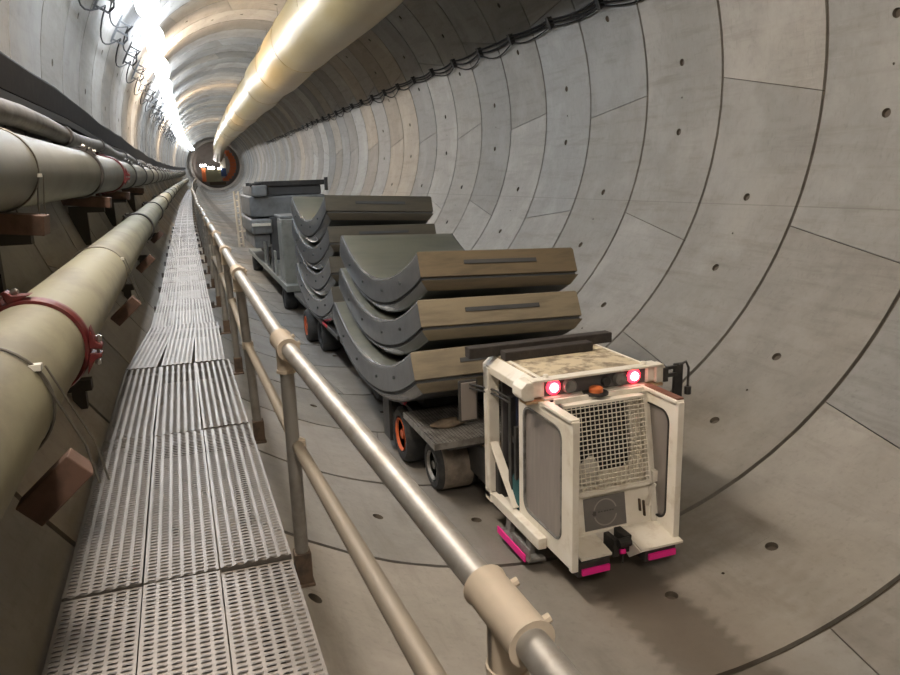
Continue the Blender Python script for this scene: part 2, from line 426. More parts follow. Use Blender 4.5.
# ---------------------------------------------------------------- vent duct
mb=MB(); prof=[]
DX,DZ,DR=.93,2.93,.92
ys=[]; y=-12.
while y<146: ys.append(y); y+=1.6 if y<60 else 3
pts=[];rsd=[]
for y in ys:
    bx,bz=bend(y); pts.append((DX+bx+.03*math.sin(y*.9)-max(0,(y-115)/31)**2*.5,y,DZ+bz+.04*math.sin(y*.61)-max(0,(y-115)/31)**2*1.8)); rsd.append(DR*(1+.012*math.sin(y*1.7)))
mb.tube(pts,DR,40,rs=rsd,caps=False)
duct=thing('ventilation_duct','huge yellow fabric ventilation duct hung under the tunnel crown','duct',(DX,0,DZ))
mb.build('duct_sleeve',M['duct'],duct,smooth=60)
for i in range(14):
    y=2.0+i*5.38; bx,bz=bend(y); mb=MB()
    mb.lathe([(-.03,DR*1.012),(-.03,DR*1.028),(.03,DR*1.028),(.03,DR*1.012)],(DX+bx,y,DZ+bz),'Y',40,close=True); mb.build('seam_band',M['duct'],duct,smooth=40)
for i in range(20):
    y=1.0+i*3.59; bx,bz=bend(y)
    for s in (-.35,.35):
        zz=math.sqrt((R0)**2-(DX+s)**2); mb=MB()
        mb.tube([(DX+bx+s,y,DZ+bz+DR*.9),(DX+bx+s,y,bz+zz-.02)],.008,5); mb.build('hanger_wire',M['wire'],duct)

# ---------------------------------------------------------------- cables on the right wall
def wallpt(th,y,off=.05): return P(rad(th),y,R0-off)
for q,(th,sag,rr,lab) in enumerate(((23.3,.05,.022,'topmost thick black cable sagging between clips on the right wall'),(22.5,.08,.02,'middle black cable of the run clipped to the right wall'),(21.7,.14,.014,'lowest thin black cable drooping furthest under the right wall clips'))):
    mb=MB(); pts=[]
    y=-3.0
    while y<70:
        t=((y-RY-RW/2)/RW)%1; a=th-math.degrees(sag*4*t*(1-t)/R0)*(1+.5*math.sin(y*.7+q))
        pts.append(wallpt(a,y,.06)); y+=RW/8
    mb.tube(pts,rr,6); tag(mb.build('wall_cable',M['cable'],smooth=60),lab,'cable','cables along the right wall')
mb=MB(); base=wallpt(22.5,RY+RW/2,.0)
clip0=thing('cable_clip','small black clip holding the cable run on the right tunnel wall','cable clip',(0,0,0),'cable clips on the right wall')
mb=MB(); mb.box(-.085,-.0,-.03,.03,-.11,.10); mb.build('clip_plate',M['black'],clip0,bevel=.004)
mb=MB(); mb.box(-.11,-.085,-.05,.05,-.12,.11); mb.build('clip_strap',M['black'],clip0)
for i in range(26):
    k=i-3; y=RY+(k+.5)*RW; o=clip0 if i==0 else copy_tree(clip0)
    o.location=wallpt(22.6,y,-.002); o.rotation_euler=(0,-rad(22.6),0)

# cable brackets on the left shoulder
br0=thing('cable_bracket','small steel bracket carrying cables beside the lamps on the upper left wall','bracket',(0,0,0),'cable brackets beside the lamps')
mb=MB(); mb.box(-.02,.02,-.04,.04,-.3,.3); mb.build('back_plate',M['greydark'],br0)
mb=MB()
for z in (-.25,-.05,.15): mb.box(.0,.24,-.02,.02,z,z+.035)
mb.build('cantilever_arm',M['greydark'],br0)
mb=MB(); mb.tube([(.22,0,-.24),(.26,.02,-.1),(.2,.05,.05),(.25,0,.2)],.02,6); mb.build('cable_loop',M['cable'],br0)
bl=[]
for i in range(20):
    y=8.0+3.2*i; o=br0 if i==0 else copy_tree(br0)
    p=P(rad(152),y,R0-.02); o.location=p; o.rotation_euler=(0,rad(28),0)
for q,(th,off,lab) in enumerate(((150,.2,'upper loose cable draped along the left shoulder brackets'),(154,.16,'lower loose cable draped along the left shoulder brackets'))):
    mb=MB(); pts=[]; y=-2.
    while y<70:
        t=((y-8)/3.2)%1; a=th+math.degrees((.30+.1*q)*4*t*(1-t)/R0)
        pts.append(P(rad(a),y,R0-off+.1*4*t*(1-t)*.9)); y+=.4
    mb.tube(pts,.014,6); tag(mb.build('draped_cable',M['cable'],smooth=60),lab,'cable','cables on the left shoulder')

# ---------------------------------------------------------------- pipes on the left
def align(o,y,loc):
    bx,bz=bend(y); o.location=(loc[0]+bx,y,loc[1]+bz)
    o.rotation_euler=(math.atan(2*6.1e-5*max(y,0)),0,-math.atan(2*1.8e-4*max(y,0)))
def pipe_run(x,z,r,joints,mat,labf,group,far_len):
    mesh=None; n=len(joints)
    for i in range(n-1):
        y0,y1=joints[i],joints[i+1]; Lc=y1-y0-.012
        if i>=4 and mesh is not None and abs(Lc-mesh[1])<1e-6:
            o=mesh[0].copy(); C.objects.link(o)
        else:
            mb=MB(); mb.lathe([(.006,r-.025),(.006,r),(.02,r+.004),(.16,r+.004),(.18,r),(Lc/2,r),(Lc-.17,r),(Lc-.15,r+.004),(Lc-.01,r+.004),(Lc,r),(Lc,r-.025)],(0,0,0),'Y',48)
            o=mb.build('slurry_pipe',mat,smooth=40); mesh=(o,Lc) if i>=4 else mesh
        tag(o,labf(i),'pipe',group); align(o,y0,(x,z))
def clamp(r,mat,label,group,lugs,cat='pipe coupling',half=.05,wide=False):
    t=thing('pipe_coupling',label,cat,(0,0,0),group); t.location=(0,0,0)
    mb=MB(); mb.lathe([(-half,r+.002),(-half,r+.018),(-half*.5,r+.026),(half*.5,r+.026),(half,r+.018),(half,r+.002)],(0,0,0),'Y',48,close=True)
    mb.build('clamp_band',mat,t,smooth=30)
    for a in lugs:
        ca,sa=math.cos(rad(a)),math.sin(rad(a)); Mx=Matrix(((ca,0,-sa,0),(0,1,0,0),(sa,0,ca,0),(0,0,0,1)))  # local x = radial
        mb=MB()
        for s in (-1,1):
            poly=[(r+.015,s*.010),(r+.075,s*.010),(r+.075,s*.030),(r+.045,s*.045),(r+.015,s*.12)]
            vs=[]
            for yy in (-half*.75,half*.75):
                vs += [Mx@Vector((u,yy,v)) for u,v in poly]
            mb.add(vs,[(0,1,2,3,4),(9,8,7,6,5)]+[(q,q+5,(q+1)%5+5,(q+1)%5) for q in range(5)])
        mb.build('clamp_lug',mat,t,bevel=.005)
        mb=MB(); mb.tube([Mx@Vector((r+.055,0,-.075)),Mx@Vector((r+.055,0,.075))],.008,8); mb.tube([Mx@Vector((r+.055,0,-.07)),Mx@Vector((r+.055,0,-.05))],.016,6); mb.tube([Mx@Vector((r+.055,0,.05)),Mx@Vector((r+.055,0,.07))],.016,6)
        mb.build('clamp_bolt',M['steelbolt'],t)
    return t
AX,AZ,AR=-3.637,-1.776,.216
jA=[-3.0,3.83,12.8]+[18.6+6*i for i in range(14)]
def labA(i):
    return ['lower slurry pipe length in the near left corner, in front of the red coupling','lower slurry pipe length just beyond the red coupling, wire strap around it','third lower slurry pipe length, beyond the second joint band'][i] if i<3 else 'short looking pale length of the lower slurry pipe far down beside the walkway'
pipe_run(AX,AZ,AR,jA,M['grpdusty'],labA,'lower slurry pipe lengths',6)
redA=clamp(AR,M['red'],'big red bolted coupling on the near left lower pipe','pipe couplings',(112,-8,236)); align(redA,3.83,(AX,AZ))
dkA=clamp(AR,M['blackband'],'dark joint band around the lower pipe beside the walkway','pipe couplings of the lower pipe',(130,),half=.06)
for i,y in enumerate(jA[2:-1]):
    o=dkA if i==0 else copy_tree(dkA); align(o,y,(AX,AZ))
BX,BZ,BR=-3.957,-.93,.245
jB=[-2.2,3.0,8.95,12.3]+[15.3+4.2*i for i in range(20)]
def labB(i):
    return ['upper slurry pipe length at the left picture edge before the wire strap','upper slurry pipe length with the wire strap and brown timber block below','upper slurry pipe length between the dark joint band and the red coupling','upper slurry pipe length just beyond the red coupling'][i] if i<4 else 'far pale length of the upper slurry pipe on the left wall'
pipe_run(BX,BZ,BR,jB,M['grp'],labB,'upper slurry pipe lengths',4.2)
dkB=clamp(BR,M['blackband'],'dark joint band around the far upper slurry pipe','pipe couplings of the upper pipe',(60,),half=.05)
for i,y in enumerate([8.95]+jB[4:-1]):
    o=dkB if i==0 else copy_tree(dkB); align(o,y,(BX,BZ))
    if i==0: o['label']='first dark joint band on the upper pipe, nearest the camera'
o=copy_tree(redA); o['label']='red bolted coupling on the upper pipe, beyond its first dark band'; align(o,12.3,(BX,BZ))
for ch,sx in zip(o.children,(1,)*9): ch.scale=(1.135,1.3,1.135)
o=copy_tree(o); o['label']='red bolted coupling at the left picture edge on the upper pipe'; align(o,3.0,(BX,BZ))
def strap(x,z,r,y,label,tail,group='wire straps on the slurry pipes',r2=None):
    mb=MB(); pts=[(x+(r+.008)*math.cos(2*PI*i/40),y+.004*math.sin(i),z+(r+.008)*math.sin(2*PI*i/40)) for i in range(41)]
    mb.tube(pts,.006,6)
    if tail: mb.tube(tail,.005,6); mb.tube([(p[0]+.03,p[1]+.015,p[2]) for p in tail],.004,6)
    t=thing('wire_strap',label,'strap',(x,y,z),group); mb.build('strap_wire',M['wire'],t,smooth=60)
    if tail: mb=MB(); p=tail[0]; mb.box(p[0]-.018,p[0]+.022,p[1]-.02,p[1]+.02,p[2]-.01,p[2]+.012); mb.build('strap_clip',M['whitetag'],t)
strap(AX,AZ,AR,2.83,'thin wire strap around the near lower pipe, tied down to a wooden chock',[(AX+.18,2.83,AZ+.13),(-3.33,2.8,-1.94),(-3.30,2.78,-2.09)])
strap(AX,AZ,AR,6.8,'thin wire strap around the second lower pipe length beyond the red coupling',[(AX+.19,6.8,AZ+.11),(-3.36,6.8,-1.96),(-3.33,6.8,-2.06)])
strap(BX,BZ,BR,5.1,'thin wire strap with a white clip on the upper left pipe',[(BX+.243,5.1,BZ-.04),(-3.735,5.1,-1.15),(-3.73,5.1,-1.24)])
def chock(name,label,x0,x1,y,hy,z0,z1,ang,piv,group,mat=None):
    mb=MB(); Mr=Matrix.Translation(Vector(piv))@Matrix.Rotation(rad(ang),4,'Y')
    mb.box(x0,x1,-hy,hy,z0,z1,M=Mr); o=mb.build(name,mat or M['timber'],bevel=.006); return tag(o,label,'timber block',group)
for i,(y,lab) in enumerate(((2.87,'brown wooden chock wedged under the near lower pipe beside the walkway planks'),(6.75,'wooden chock under the lower pipe beside the walkway, beyond the red coupling'),(10.5,'wooden chock under the lower pipe, third along the walkway'),(15.2,'wooden chock under the lower pipe, fourth along the walkway'))):
    bx,bz=bend(y); chock('pipe_chock',lab,-.26,.0,y,.05,(-.115 if i==0 else -.10),0,-42,(-3.40+bx,y,-1.985+bz),'wooden chocks under the lower pipe')
for i,(y,lab) in enumerate(((5.05,'brown timber block under the upper pipe at the left picture edge'),(9.6,'timber block under the upper pipe beside its first dark band'),(13.2,'timber block under the upper pipe just past the red coupling'),(18.5,'small far timber block under the upper pipe'))):
    chock('pipe_block',lab,-.27,.25,y,.11,-.12,0,6,(BX+.02,y,BZ-BR-.004),'timber blocks under the upper pipe')
# slim pipe and dark tray above
CX,CZ,CR=-4.06,-.52,.095
mb=MB(); pts=[]
y=-3
while y<110:
    bx,bz=bend(y); pts.append((CX+bx,y,CZ+bz+.025*math.sin(y*1.1)-(.12*min(1,max(0,(y-12)/25))))); y+=1.2
t=thing('service_pipe','slim grey service pipe running above the big slurry pipe on the left wall','pipe',(CX,0,CZ)); mb.tube(pts,CR,20); mb.build('pipe_barrel',M['slim'],t,smooth=60)
for i in range(14):
    y=4.2+i*4.3; bx,bz=bend(y); p=min(pts,key=lambda q:abs(q[1]-y))
    mb=MB(); mb.lathe([(-.05,CR),(-.05,CR+.02),(.05,CR+.02),(.05,CR)],(p[0],p[1],p[2]),'Y',20,close=True); mb.build('pipe_collar',M['blackband'],t,smooth=30)
t=thing('cable_tray','dark brown cable tray along the left wall above the pipes','cable tray',(-4.02,0,-.2))
mb=MB(); Y=[-3+1.5*i for i in range(75)]
def sweep(mb,poly,f,ys):
    n=len(poly); vs=[]
    for y in ys:
        bx,bz=bend(y); dz=f(y)
        vs += [(u+bx,y,v+bz+dz) for u,v in poly]
    fs=[(r*n+i,r*n+(i+1)%n,(r+1)*n+(i+1)%n,(r+1)*n+i) for r in range(len(ys)-1) for i in range(n)]
    fs += [tuple(range(n)),tuple((len(ys)-1)*n+i for i in range(n))]
    mb.add(vs,fs)
fz=lambda y:.02*math.sin(y*.8)-.20*min(1,max(0,(y-8)/25))
sweep(mb,[(-4.30,-.10),(-4.30,-.34),(-4.02,-.34),(-3.99,-.12),(-4.03,-.10)],fz,Y); mb.build('tray_channel',M['tray'],t,bevel=0)
for dx,dz in ((-4.08,-.07),(-4.16,-.075),(-4.23,-.08)):
    mb=MB(); mb.tube([(dx+bend(y)[0],y,dz+bend(y)[1]+fz(y)+.012*math.sin(y*2+dx*50)) for y in Y],.032,8); mb.build('tray_cable',M['cable'],t,smooth=60)
mb=MB(); sweep(mb,[(-4.20,-.36),(-4.20,-.43),(-4.0,-.43),(-4.0,-.36)],fz,Y); mb.build('tray_underside_hose',M['cable'],t)
# brackets carrying the pipes
pb0=thing('pipe_bracket','dark steel bracket carrying the pipes on the left wall','bracket',(0,0,0),'pipe brackets on the left wall')
mb=MB(); mb.box(-4.17,-3.79,-.05,.05,BZ-BR-.20,BZ-BR-.125); mb.box(-4.20,-3.98,-.04,.04,-1.75,BZ-BR-.20); mb.build('arm',M['bracket'],pb0)
mb=MB(); mb.box(-3.74,-3.58,-.045,.045,AZ-AR-.33,AZ-AR-.26); mb.box(-3.70,-3.62,-.04,.04,-2.44,AZ-AR-.33); mb.build('shelf_arm',M['bracket'],pb0)
for i,y in enumerate((5.05,9.6,13.2,18.5)):
    o=pb0 if i==0 else copy_tree(pb0); bx,bz=bend(y); o.location=(bx,y,bz)

# ---------------------------------------------------------------- walkway
PY=[1.03+1.79*i for i in range(-1,56)]       # railing posts / deck breaks; PY[1]=1.03
DZ0=-2.55
def louver_plank(H):
    mb=MB(); W=.285; Lp=1.78; cols=6; pit=.0455; lw=.0355; rows=64; pl=Lp/rows
    xs=[0]; m0=(W-cols*pit)/2
    for c in range(cols): xs += [m0+c*pit+(pit-lw)/2, m0+c*pit+(pit+lw)/2]
    xs.append(W)
    ys=[0]
    for r in range(rows): ys += [r*pl+pl*.22, r*pl+pl*.70]
    ys.append(Lp)
    nx,ny=len(xs),len(ys)
    vs=[(x,y,0) for x in xs for y in ys]; fs=[]
    for i in range(nx-1):
        for j in range(ny-1):
            if i%2==1 and j%2==1: continue
            fs.append((i*ny+j,(i+1)*ny+j,(i+1)*ny+j+1,i*ny+j+1))
    mb.add(vs,fs)
    for c in range(cols):
        xa,xb=xs[1+2*c],xs[2+2*c]
        for r in range(rows):
            ya,yb=ys[1+2*r],ys[2+2*r]
            f=[];b=[]
            for q in range(7):
                t=q/6; x=xa+(xb-xa)*t; z=H*math.sin(PI*t)**.6
                f.append((x,ya,z)); b.append((x,yb,0))
            mb.add(f+b,[(q,q+1,q+8,q+7) for q in range(6)])
    # side and end flanges
    for x in (0,W): mb.add([(x,0,0),(x,Lp,0),(x,Lp,-.05),(x,0,-.05)],[(0,1,2,3)])
    # wavy end lip
    n=36; v=[]
    for i in range(n+1):
        x=W*i/n; z=.004*math.sin(2*PI*cols*i/n)
        v += [(x,0,z-.001),(x,0,-.05),(x,Lp,z-.001),(x,Lp,-.05)]
    mb.add(v,[(4*i,4*i+4,4*i+5,4*i+1) for i in range(n)]+[(4*i+2,4*i+3,4*i+7,4*i+6) for i in range(n)])
    return mb
pl0=louver_plank(.0048).build_raw('walkway_plank',[M['grate']])
plf=louver_plank(.0022).build_raw('walkway_plank',[M['grate']])
nearp=[pl0]; farp=[plf]
def edge(y,pts):
    for (a,u),(b,v) in zip(pts,pts[1:]):
        if y<=b: return u+(v-u)*max(0,(y-a)/(b-a))
    return pts[-1][1]
LE=[(0,-3.48),(2.8,-3.497),(4.7,-3.51),(6.3,-3.505),(8.1,-3.37),(11,-3.335),(17,-3.33)]
RE=[(0,-2.61),(2.8,-2.632),(4.6,-2.649),(5.9,-2.667),(7.8,-2.711),(10,-2.715)]
side=('left','middle','right')
where=['hidden','nearest','second nearest','third nearest','fourth nearest']
rp=random.Random(5)
for j in range(1,46):
    y0=PY[j]; y1=PY[j+1]; ym=(y0+y1)/2
    l0,r0=edge(y0,LE),edge(y0,RE); l1,r1=edge(y1,LE),edge(y1,RE)
    for s in range(3):
        pool=nearp if j<4 else farp
        o=pool.pop() if pool else (pl0 if j<4 else plf).copy()
        if o.name not in C.objects: C.objects.link(o)
        x0=l0+(r0-l0)*s/3; xe=l1+(r1-l1)*s/3; wdt=((r0-l0)+(r1-l1))/6
        bx,bz=bend(y0); bx1,bz1=bend(y1)
        o.location=(x0+bx+.003,y0+.005,DZ0+bz+rp.uniform(-.006,.006)+(-.008 if j==1 else 0))
        ang=math.atan2((xe+bx1)-(x0+bx),RW)
        o.rotation_euler=(rp.uniform(-.003,.003)+(bz1-bz)/RW,rp.uniform(-.012,.012),-ang)
        o.scale=((wdt-.006)/.285,1,1)
        if j<=4: tag(o,'%s perforated steel plank of the %s walkway bay'%(side[s],where[j]),'walkway plank','walkway planks')
        else: tag(o,'perforated steel plank in the far part of the walkway, beyond the fourth bay','walkway plank','walkway planks')
# brackets under the walkway
wb0=thing('walkway_bracket','dark steel crossbeam under the walkway planks','bracket',(0,0,0),'crossbeams under the walkway')
mb=MB(); mb.box(-3.40,-2.66,-.045,.045,DZ0-.14,DZ0-.062); mb.build('beam',M['bracket'],wb0)
mb=MB(); mb.box(-2.78,-2.70,-.04,.04,-3.42,DZ0-.14); mb.build('leg',M['bracket'],wb0)
mb=MB(); mb.box(-3.30,-3.22,-.04,.04,-2.88,DZ0-.14); mb.build('leg',M['bracket'],wb0)
for i,j in enumerate(range(1,16)):
    y=PY[j]; o=wb0 if i==0 else copy_tree(wb0); bx,bz=bend(y); o.location=(bx,y,bz)
    if j==2: o['label']='dark crossbeam under the first visible break between walkway bays'

# ---------------------------------------------------------------- guard railing
rl=thing('guard_railing','long steel pipe handrail with posts along the right edge of the walkway','railing',(-2.6,1.03,DZ0))
top={0:(-2.32,-.76,-1.93),1:(-2.455,1.03,-1.765),2:(-2.592,2.82,-1.655),3:(-2.632,4.61,-1.585),4:(-2.612,6.4,-1.615)}
midp={0:(-2.60,-.76,-1.70),1:(-2.592,1.03,-1.86),2:(-2.575,2.82,-2.075),3:(-2.615,4.61,-2.04),4:(-2.595,6.4,-2.04)}
TP=[];MP=[]
rr_=random.Random(3)
for i,y in enumerate(PY):
    bx,bz=bend(y); far=min(1,max(0,(y-12)/20))
    TP.append(top[i] if i in top else (-2.61+bx+.03*far*math.sin(y*.31)+rr_.uniform(-.01,.01),y,-1.61+bz+.05*far*math.sin(y*.23)+rr_.uniform(-.012,.012)))
    MP.append(midp[i] if i in midp else (-2.595+bx+rr_.uniform(-.01,.01),y,-2.04+bz+rr_.uniform(-.01,.01)))
MP[0]=(-2.60,-.76,-1.66)
for i in range(len(PY)-1):
    mb=MB(); mb.tube([TP[i],TP[i+1]],.030,18); mb.build('top_rail',M['galv'],rl,smooth=50)
    mb=MB(); mb.tube([MP[i],MP[i+1]],.024,14); mb.build('mid_rail',M['galvdusty'],rl,smooth=50)
for i in range(1,len(PY)):
    y=PY[i]; p=Vector(TP[i]); bx,bz=bend(y); q=Vector(MP[i])
    xb=(-2.555 if i==1 else -2.592 if i==2 else -2.60)+bx; zb=DZ0-.09+bz
    xt=p.x if i>1 else p.x-.008
    mb=MB(); mb.tube([(xt,y,p.z-.02),((xt+xb)/2 if i>1 else xt,y,(p.z+zb)/2),(xb if i>1 else xt,y,zb)],.028,16); mb.build('post',M['postgrey'],rl,smooth=50)
    d=(Vector(TP[i+1])-Vector(TP[i-1])).normalized() if i+1<len(TP) else Vector((0,1,0))
    mb=MB(); a=p-d*.085; b=p+d*.085
    mb.tube([a,a,p-d*.072,p+d*.072,b,b],.041,20,rs=[.031,.044,.041,.041,.044,.031]); mb.tube([(p.x,y,p.z-.01),(p.x,y,p.z-.11)],.036,16)
    mb.lathe([(-.006,.036),(-.006,.040),(.006,.040),(.006,.036)],(p.x,y,p.z-.105),'Z',16,close=True)
    f=mb.build('tee_fitting',M['fitting'],rl,smooth=40)
    if i<6:
        for s in (-.055,.055):
            mb=MB(); c=p+d*s; mb.tube([c+Vector((.036,0,.012)),c+Vector((.050,0,.017))],.0085,8)
            mb.build('grub_screw',M['fitting'],f)
    d2=(Vector(MP[i+1])-Vector(MP[i-1])).normalized() if i+1<len(MP) else Vector((0,1,0))
    mb=MB(); mb.tube([q-d2*.02,q+d2*.02],.034,16); mb.tube([(q.x,y,q.z-.022),(q.x,y,q.z+.022)],.034,16); mb.build('mid_rail_fitting',M['fitting'],rl,smooth=40) if i>1 else None
    mb=MB(); mb.box(xb-.034,xb+.034,y-.034,y+.034,zb-.03,zb+.10) if i>1 else mb.box(xt-.034,xt+.034,y-.034,y+.034,zb-.03,zb+.10)
    mb.box(xb-.12,xb+.04,y-.05,y+.05,zb-.045,zb-.03); mb.build('base_shoe',M['rust'],rl,bevel=.004)

# ---------------------------------------------------------------- precast segments on the transporters
def precast():
    W=.93; a0=rad(26.6); Ri=R0; th=.43
    lay=[(Ri,.034),(Ri+.010,.012),(Ri+.034,.0),(Ri+.30,.0),(Ri+.305,.022),(Ri+.335,.022),(Ri+.34,.0),(Ri+.35,.006),(Ri+th-.01,.07),(Ri+th,.085)]
    n=28
    def pt(x,ph,r): return (x,r*math.sin(ph),Ri-r*math.cos(ph))
    body=MB(); loops=[]
    for r,e in lay:
        ph=a0-e/r
        lp=[pt(-(W-e),-ph+2*ph*i/n,r) for i in range(n+1)]+[pt(W-e,ph-2*ph*i/n,r) for i in range(n+1)]
        loops.append(lp)
    m=len(loops[0])
    vs=[p for lp in loops for p in lp]
    for l in range(len(lay)-1):
        for i in range(m):
            j=(i+1)%m
            end = i in (n,m-1)
            body.add([loops[l][i],loops[l][j],loops[l+1][j],loops[l+1][i]],[(0,1,2,3)], (2 if end else (4 if l in (0,1,7) else 1)) if lay[l+1][1]<.09 and l not in (4,) else 3 if l==4 else 4 if l in (0,1,7) else 1)
    for lp,mi in ((loops[0],0),(loops[-1],1)):
        for i in range(n): body.add([lp[i],lp[i+1],lp[m-2-i],lp[m-1-i]],[(0,1,2,3)],mi)
    return body,pt,W,a0,Ri
def weld(o,d=.0004):
    import bmesh
    bm=bmesh.new(); bm.from_mesh(o.data); bmesh.ops.remove_doubles(bm,verts=bm.verts,dist=d); bmesh.ops.recalc_face_normals(bm,faces=bm.faces); bm.to_mesh(o.data); bm.free()
    o.data.polygons.foreach_set('use_smooth',[True]*len(o.data.polygons)); o.data.set_sharp_from_angle(angle=rad(28))
def make_segment():
    t=thing('lining_segment','x','tunnel lining segment',(0,0,0),'precast lining segments')
    body,pt,W,a0,Ri=precast(); o=body.build('segment_body',[M['segface'],M['segside'],M['segend'],M['pad'],M['segrim']],t); weld(o)
    for s in (-1,1):
        mb=MB(); r0,r1=Ri+.125,Ri+.17; ph=s*(a0+.0012); c,sn=math.cos(ph),math.sin(ph)
        vs=[]
        for dd in (-.01,.004):
            for x in (-.42,.44):
                for r in (r0,r1):
                    p=Vector(pt(x,ph,r)); p+=Vector((0,c*s*dd,sn*s*dd)); vs.append(p)
        mb.add(vs,[(0,1,3,2),(4,6,7,5),(0,4,5,1),(2,3,7,6),(0,2,6,4),(1,5,7,3)]); mb.build('joint_packer',M['pad'],t)
    for s in (-1,1):
        for ang in (-6.6,6.6,-17,17):
            p=pt(s*(W+.001),rad(ang),Ri+.15); mb=MB()
            mb.lathe([(-.02,.018),(.0,.018)],p,'X',12); mb.build('bolt_socket',M['pad'],t)
    return t
seg0=make_segment()
TA=26.6
def place_seg(o,xc,zend,Yend,dz_long,tilt,yaw,label):
    # inner corner of the end nearest the camera at (xc, Yend, zend); local end corner: y=-R0 sin, z=R0(1-cos)
    o.rotation_euler=(rad(dz_long),rad(tilt),rad(yaw))
    ph=rad(TA); loc=Vector((0,-R0*math.sin(ph),R0*(1-math.cos(ph))))
    Rm=o.rotation_euler.to_matrix(); o.location=Vector((xc,Yend,zend))-Rm@loc
    o['label']=label
first=[True]
def seg(*a):
    o=seg0 if first[0] else copy_tree(seg0); first[0]=False; place_seg(o,*a)
seg(.295,-1.86,7.36,-1.6,2.2,0,'topmost concrete lining segment of the front stack, nearest the cab')
seg(.19,-2.32,7.08,-1.6,1.6,0,'middle concrete lining segment of the front stack of three')
seg(.01,-2.77,6.80,-1.6,.3,0,'lowest concrete lining segment of the front stack, just behind the cab')
seg(.25,-1.38,12.25,-1.6,3.0,0,'topmost dark lining segment of the rear stack of four')
seg(.23,-1.86,12.05,-1.2,1.5,.4,'second lining segment from the top of the rear stack')
seg(.20,-2.33,11.95,-.8,.5,-.4,'third lining segment from the top of the rear stack')
seg(.18,-2.80,11.8,-.5,.0,0,'lowest lining segment of the rear stack, above the orange wheel')
def recolour(k,m):
    for o in bpy.data.objects:
        if o.type=='EMPTY' and o.get('label','').startswith(k):
            b=[c for c in o.children if c.name.startswith('segment_body')][0]; b.data=b.data.copy(); b.data.materials[2]=m
recolour('middle concrete',M['endpale']); recolour('lowest concrete',M['endpale']); recolour('topmost dark',M['enddark']); recolour('second lining',M['enddark']); recolour('third lining',M['enddark']); recolour('lowest lining',M['enddark'])

# ---------------------------------------------------------------- transporter with cab
def zf(x): return -math.sqrt(R0*R0-x*x)
tr=thing('segment_transporter','white cabbed rubber tyred segment transporter with red rear lamps','vehicle',(.2,5.6,-4.4))
def wheel(parent,xo,yc,r,w,hubmat,treadmat,inner_dir):
    """xo: x of the outer face; inner_dir +1 when the body of the tyre lies to +x"""
    xc=xo+inner_dir*w/2; zc=zf(xo)+r+.005
    lo=max(zf(xo),zf(xo+inner_dir*w)); zc=lo+r+.004
    o=(xo,yc,zc); d=inner_dir
    mb=MB(); mb.lathe([(0.03*d,r*.56),(0,r*.66),(0,r*.86),(.03*d,r*.96),(.06*d,r),((w-.06)*d,r),((w-.03)*d,r*.96),(w*d,r*.86),(w*d,r*.5)],o,'X',40)
    for q in range(len(mb.f)):
        pass
    for i in range(len(mb.f)): mb.m[i]=1 if (4*40<=i<5*40) else 0
    t=mb.build('wheel',[M['rubber'],treadmat],parent,smooth=35)
    mb=MB(); mb.lathe([(.10*d,.02),(.10*d,r*.42),(.015*d,r*.53),(.0,r*.58),(.03*d,r*.58)],o,'X',32); 
    mb.lathe([(.02*d,.001),(.02*d,r*.17),(.10*d,r*.2)],o,'X',20)
    for i in range(8):
        a=2*PI*i/8; mb.lathe([(.075*d,.001),(.075*d,.014),(.1*d,.014)],(xo,yc+r*.3*math.cos(a),zc+r*.3*math.sin(a)),'X',6)
    mb.build('hub',hubmat,t,smooth=35)
    return zc
wheel(tr,-.70,6.92,.275,.44,M['greyhub'],M['tread'],1)
wheel(tr,-.80,7.76,.335,.32,M['orange'],M['rubber'],1)
wheel(tr,1.12,6.92,.275,.44,M['greyhub'],M['tread'],-1)
wheel(tr,1.20,7.76,.335,.32,M['orange'],M['rubber'],-1)
wheel(tr,-.46,10.3,.33,.30,M['rubber'],M['rubber'],1)
wheel(tr,.86,10.3,.33,.30,M['rubber'],M['rubber'],-1)
mb=MB(); mb.box(-.36,.76,5.9,11.4,-4.08,-3.72); mb.box(-.2,.6,5.2,6,-4.1,-3.95); mb.build('chassis',M['black'],tr,bevel=.02)
for a_ in ((-.30,.72,6.80,7.04,-4.2,-3.78),(-.5,.92,7.68,7.84,-4.12,-3.95),(-.17,.58,10.22,10.38,-4.12,-3.95)):
    mb=MB(); mb.box(*a_); mb.build('axle',M['mud'],tr,bevel=.03)
mb=MB(); mb.box(-.72,1.14,7.36,11.5,-3.70,-3.62); mb.build('load_bed',M['black'],tr,bevel=.01)
mb=MB(); mb.box(-.735,-.70,7.75,8.4,-3.64,-3.61);mb.build('red_edge_marking',simple('red_marking',(.55,.03,.05),.5),tr)
mb=MB(); mb.box(-.83,-.79,8.10,8.38,-4.18,-3.66); mb.build('mudguard_flap',M['black'],tr)
for y0,y1,zt in ((7.5,7.9,-3.44),(8.4,8.6,-3.52),(9.5,9.7,-3.55)):
    mb=MB(); mb.box(-.58,.97,y0,y1,-3.62,zt); mb.build('load_cradle',M['black'],tr,bevel=.01)
# muddy machinery under the platform
mb=MB(); mb.box(-.32,.7,6.12,6.7,-4.05,-3.68); mb.tube([(-.32,6.3,-4.0),(.8,6.3,-4.0)],.09,16); mb.tube([(-.25,6.2,-4.1),(-.25,6.75,-3.9)],.06,12); mb.build('drive_unit',M['mud'],tr,bevel=.02)
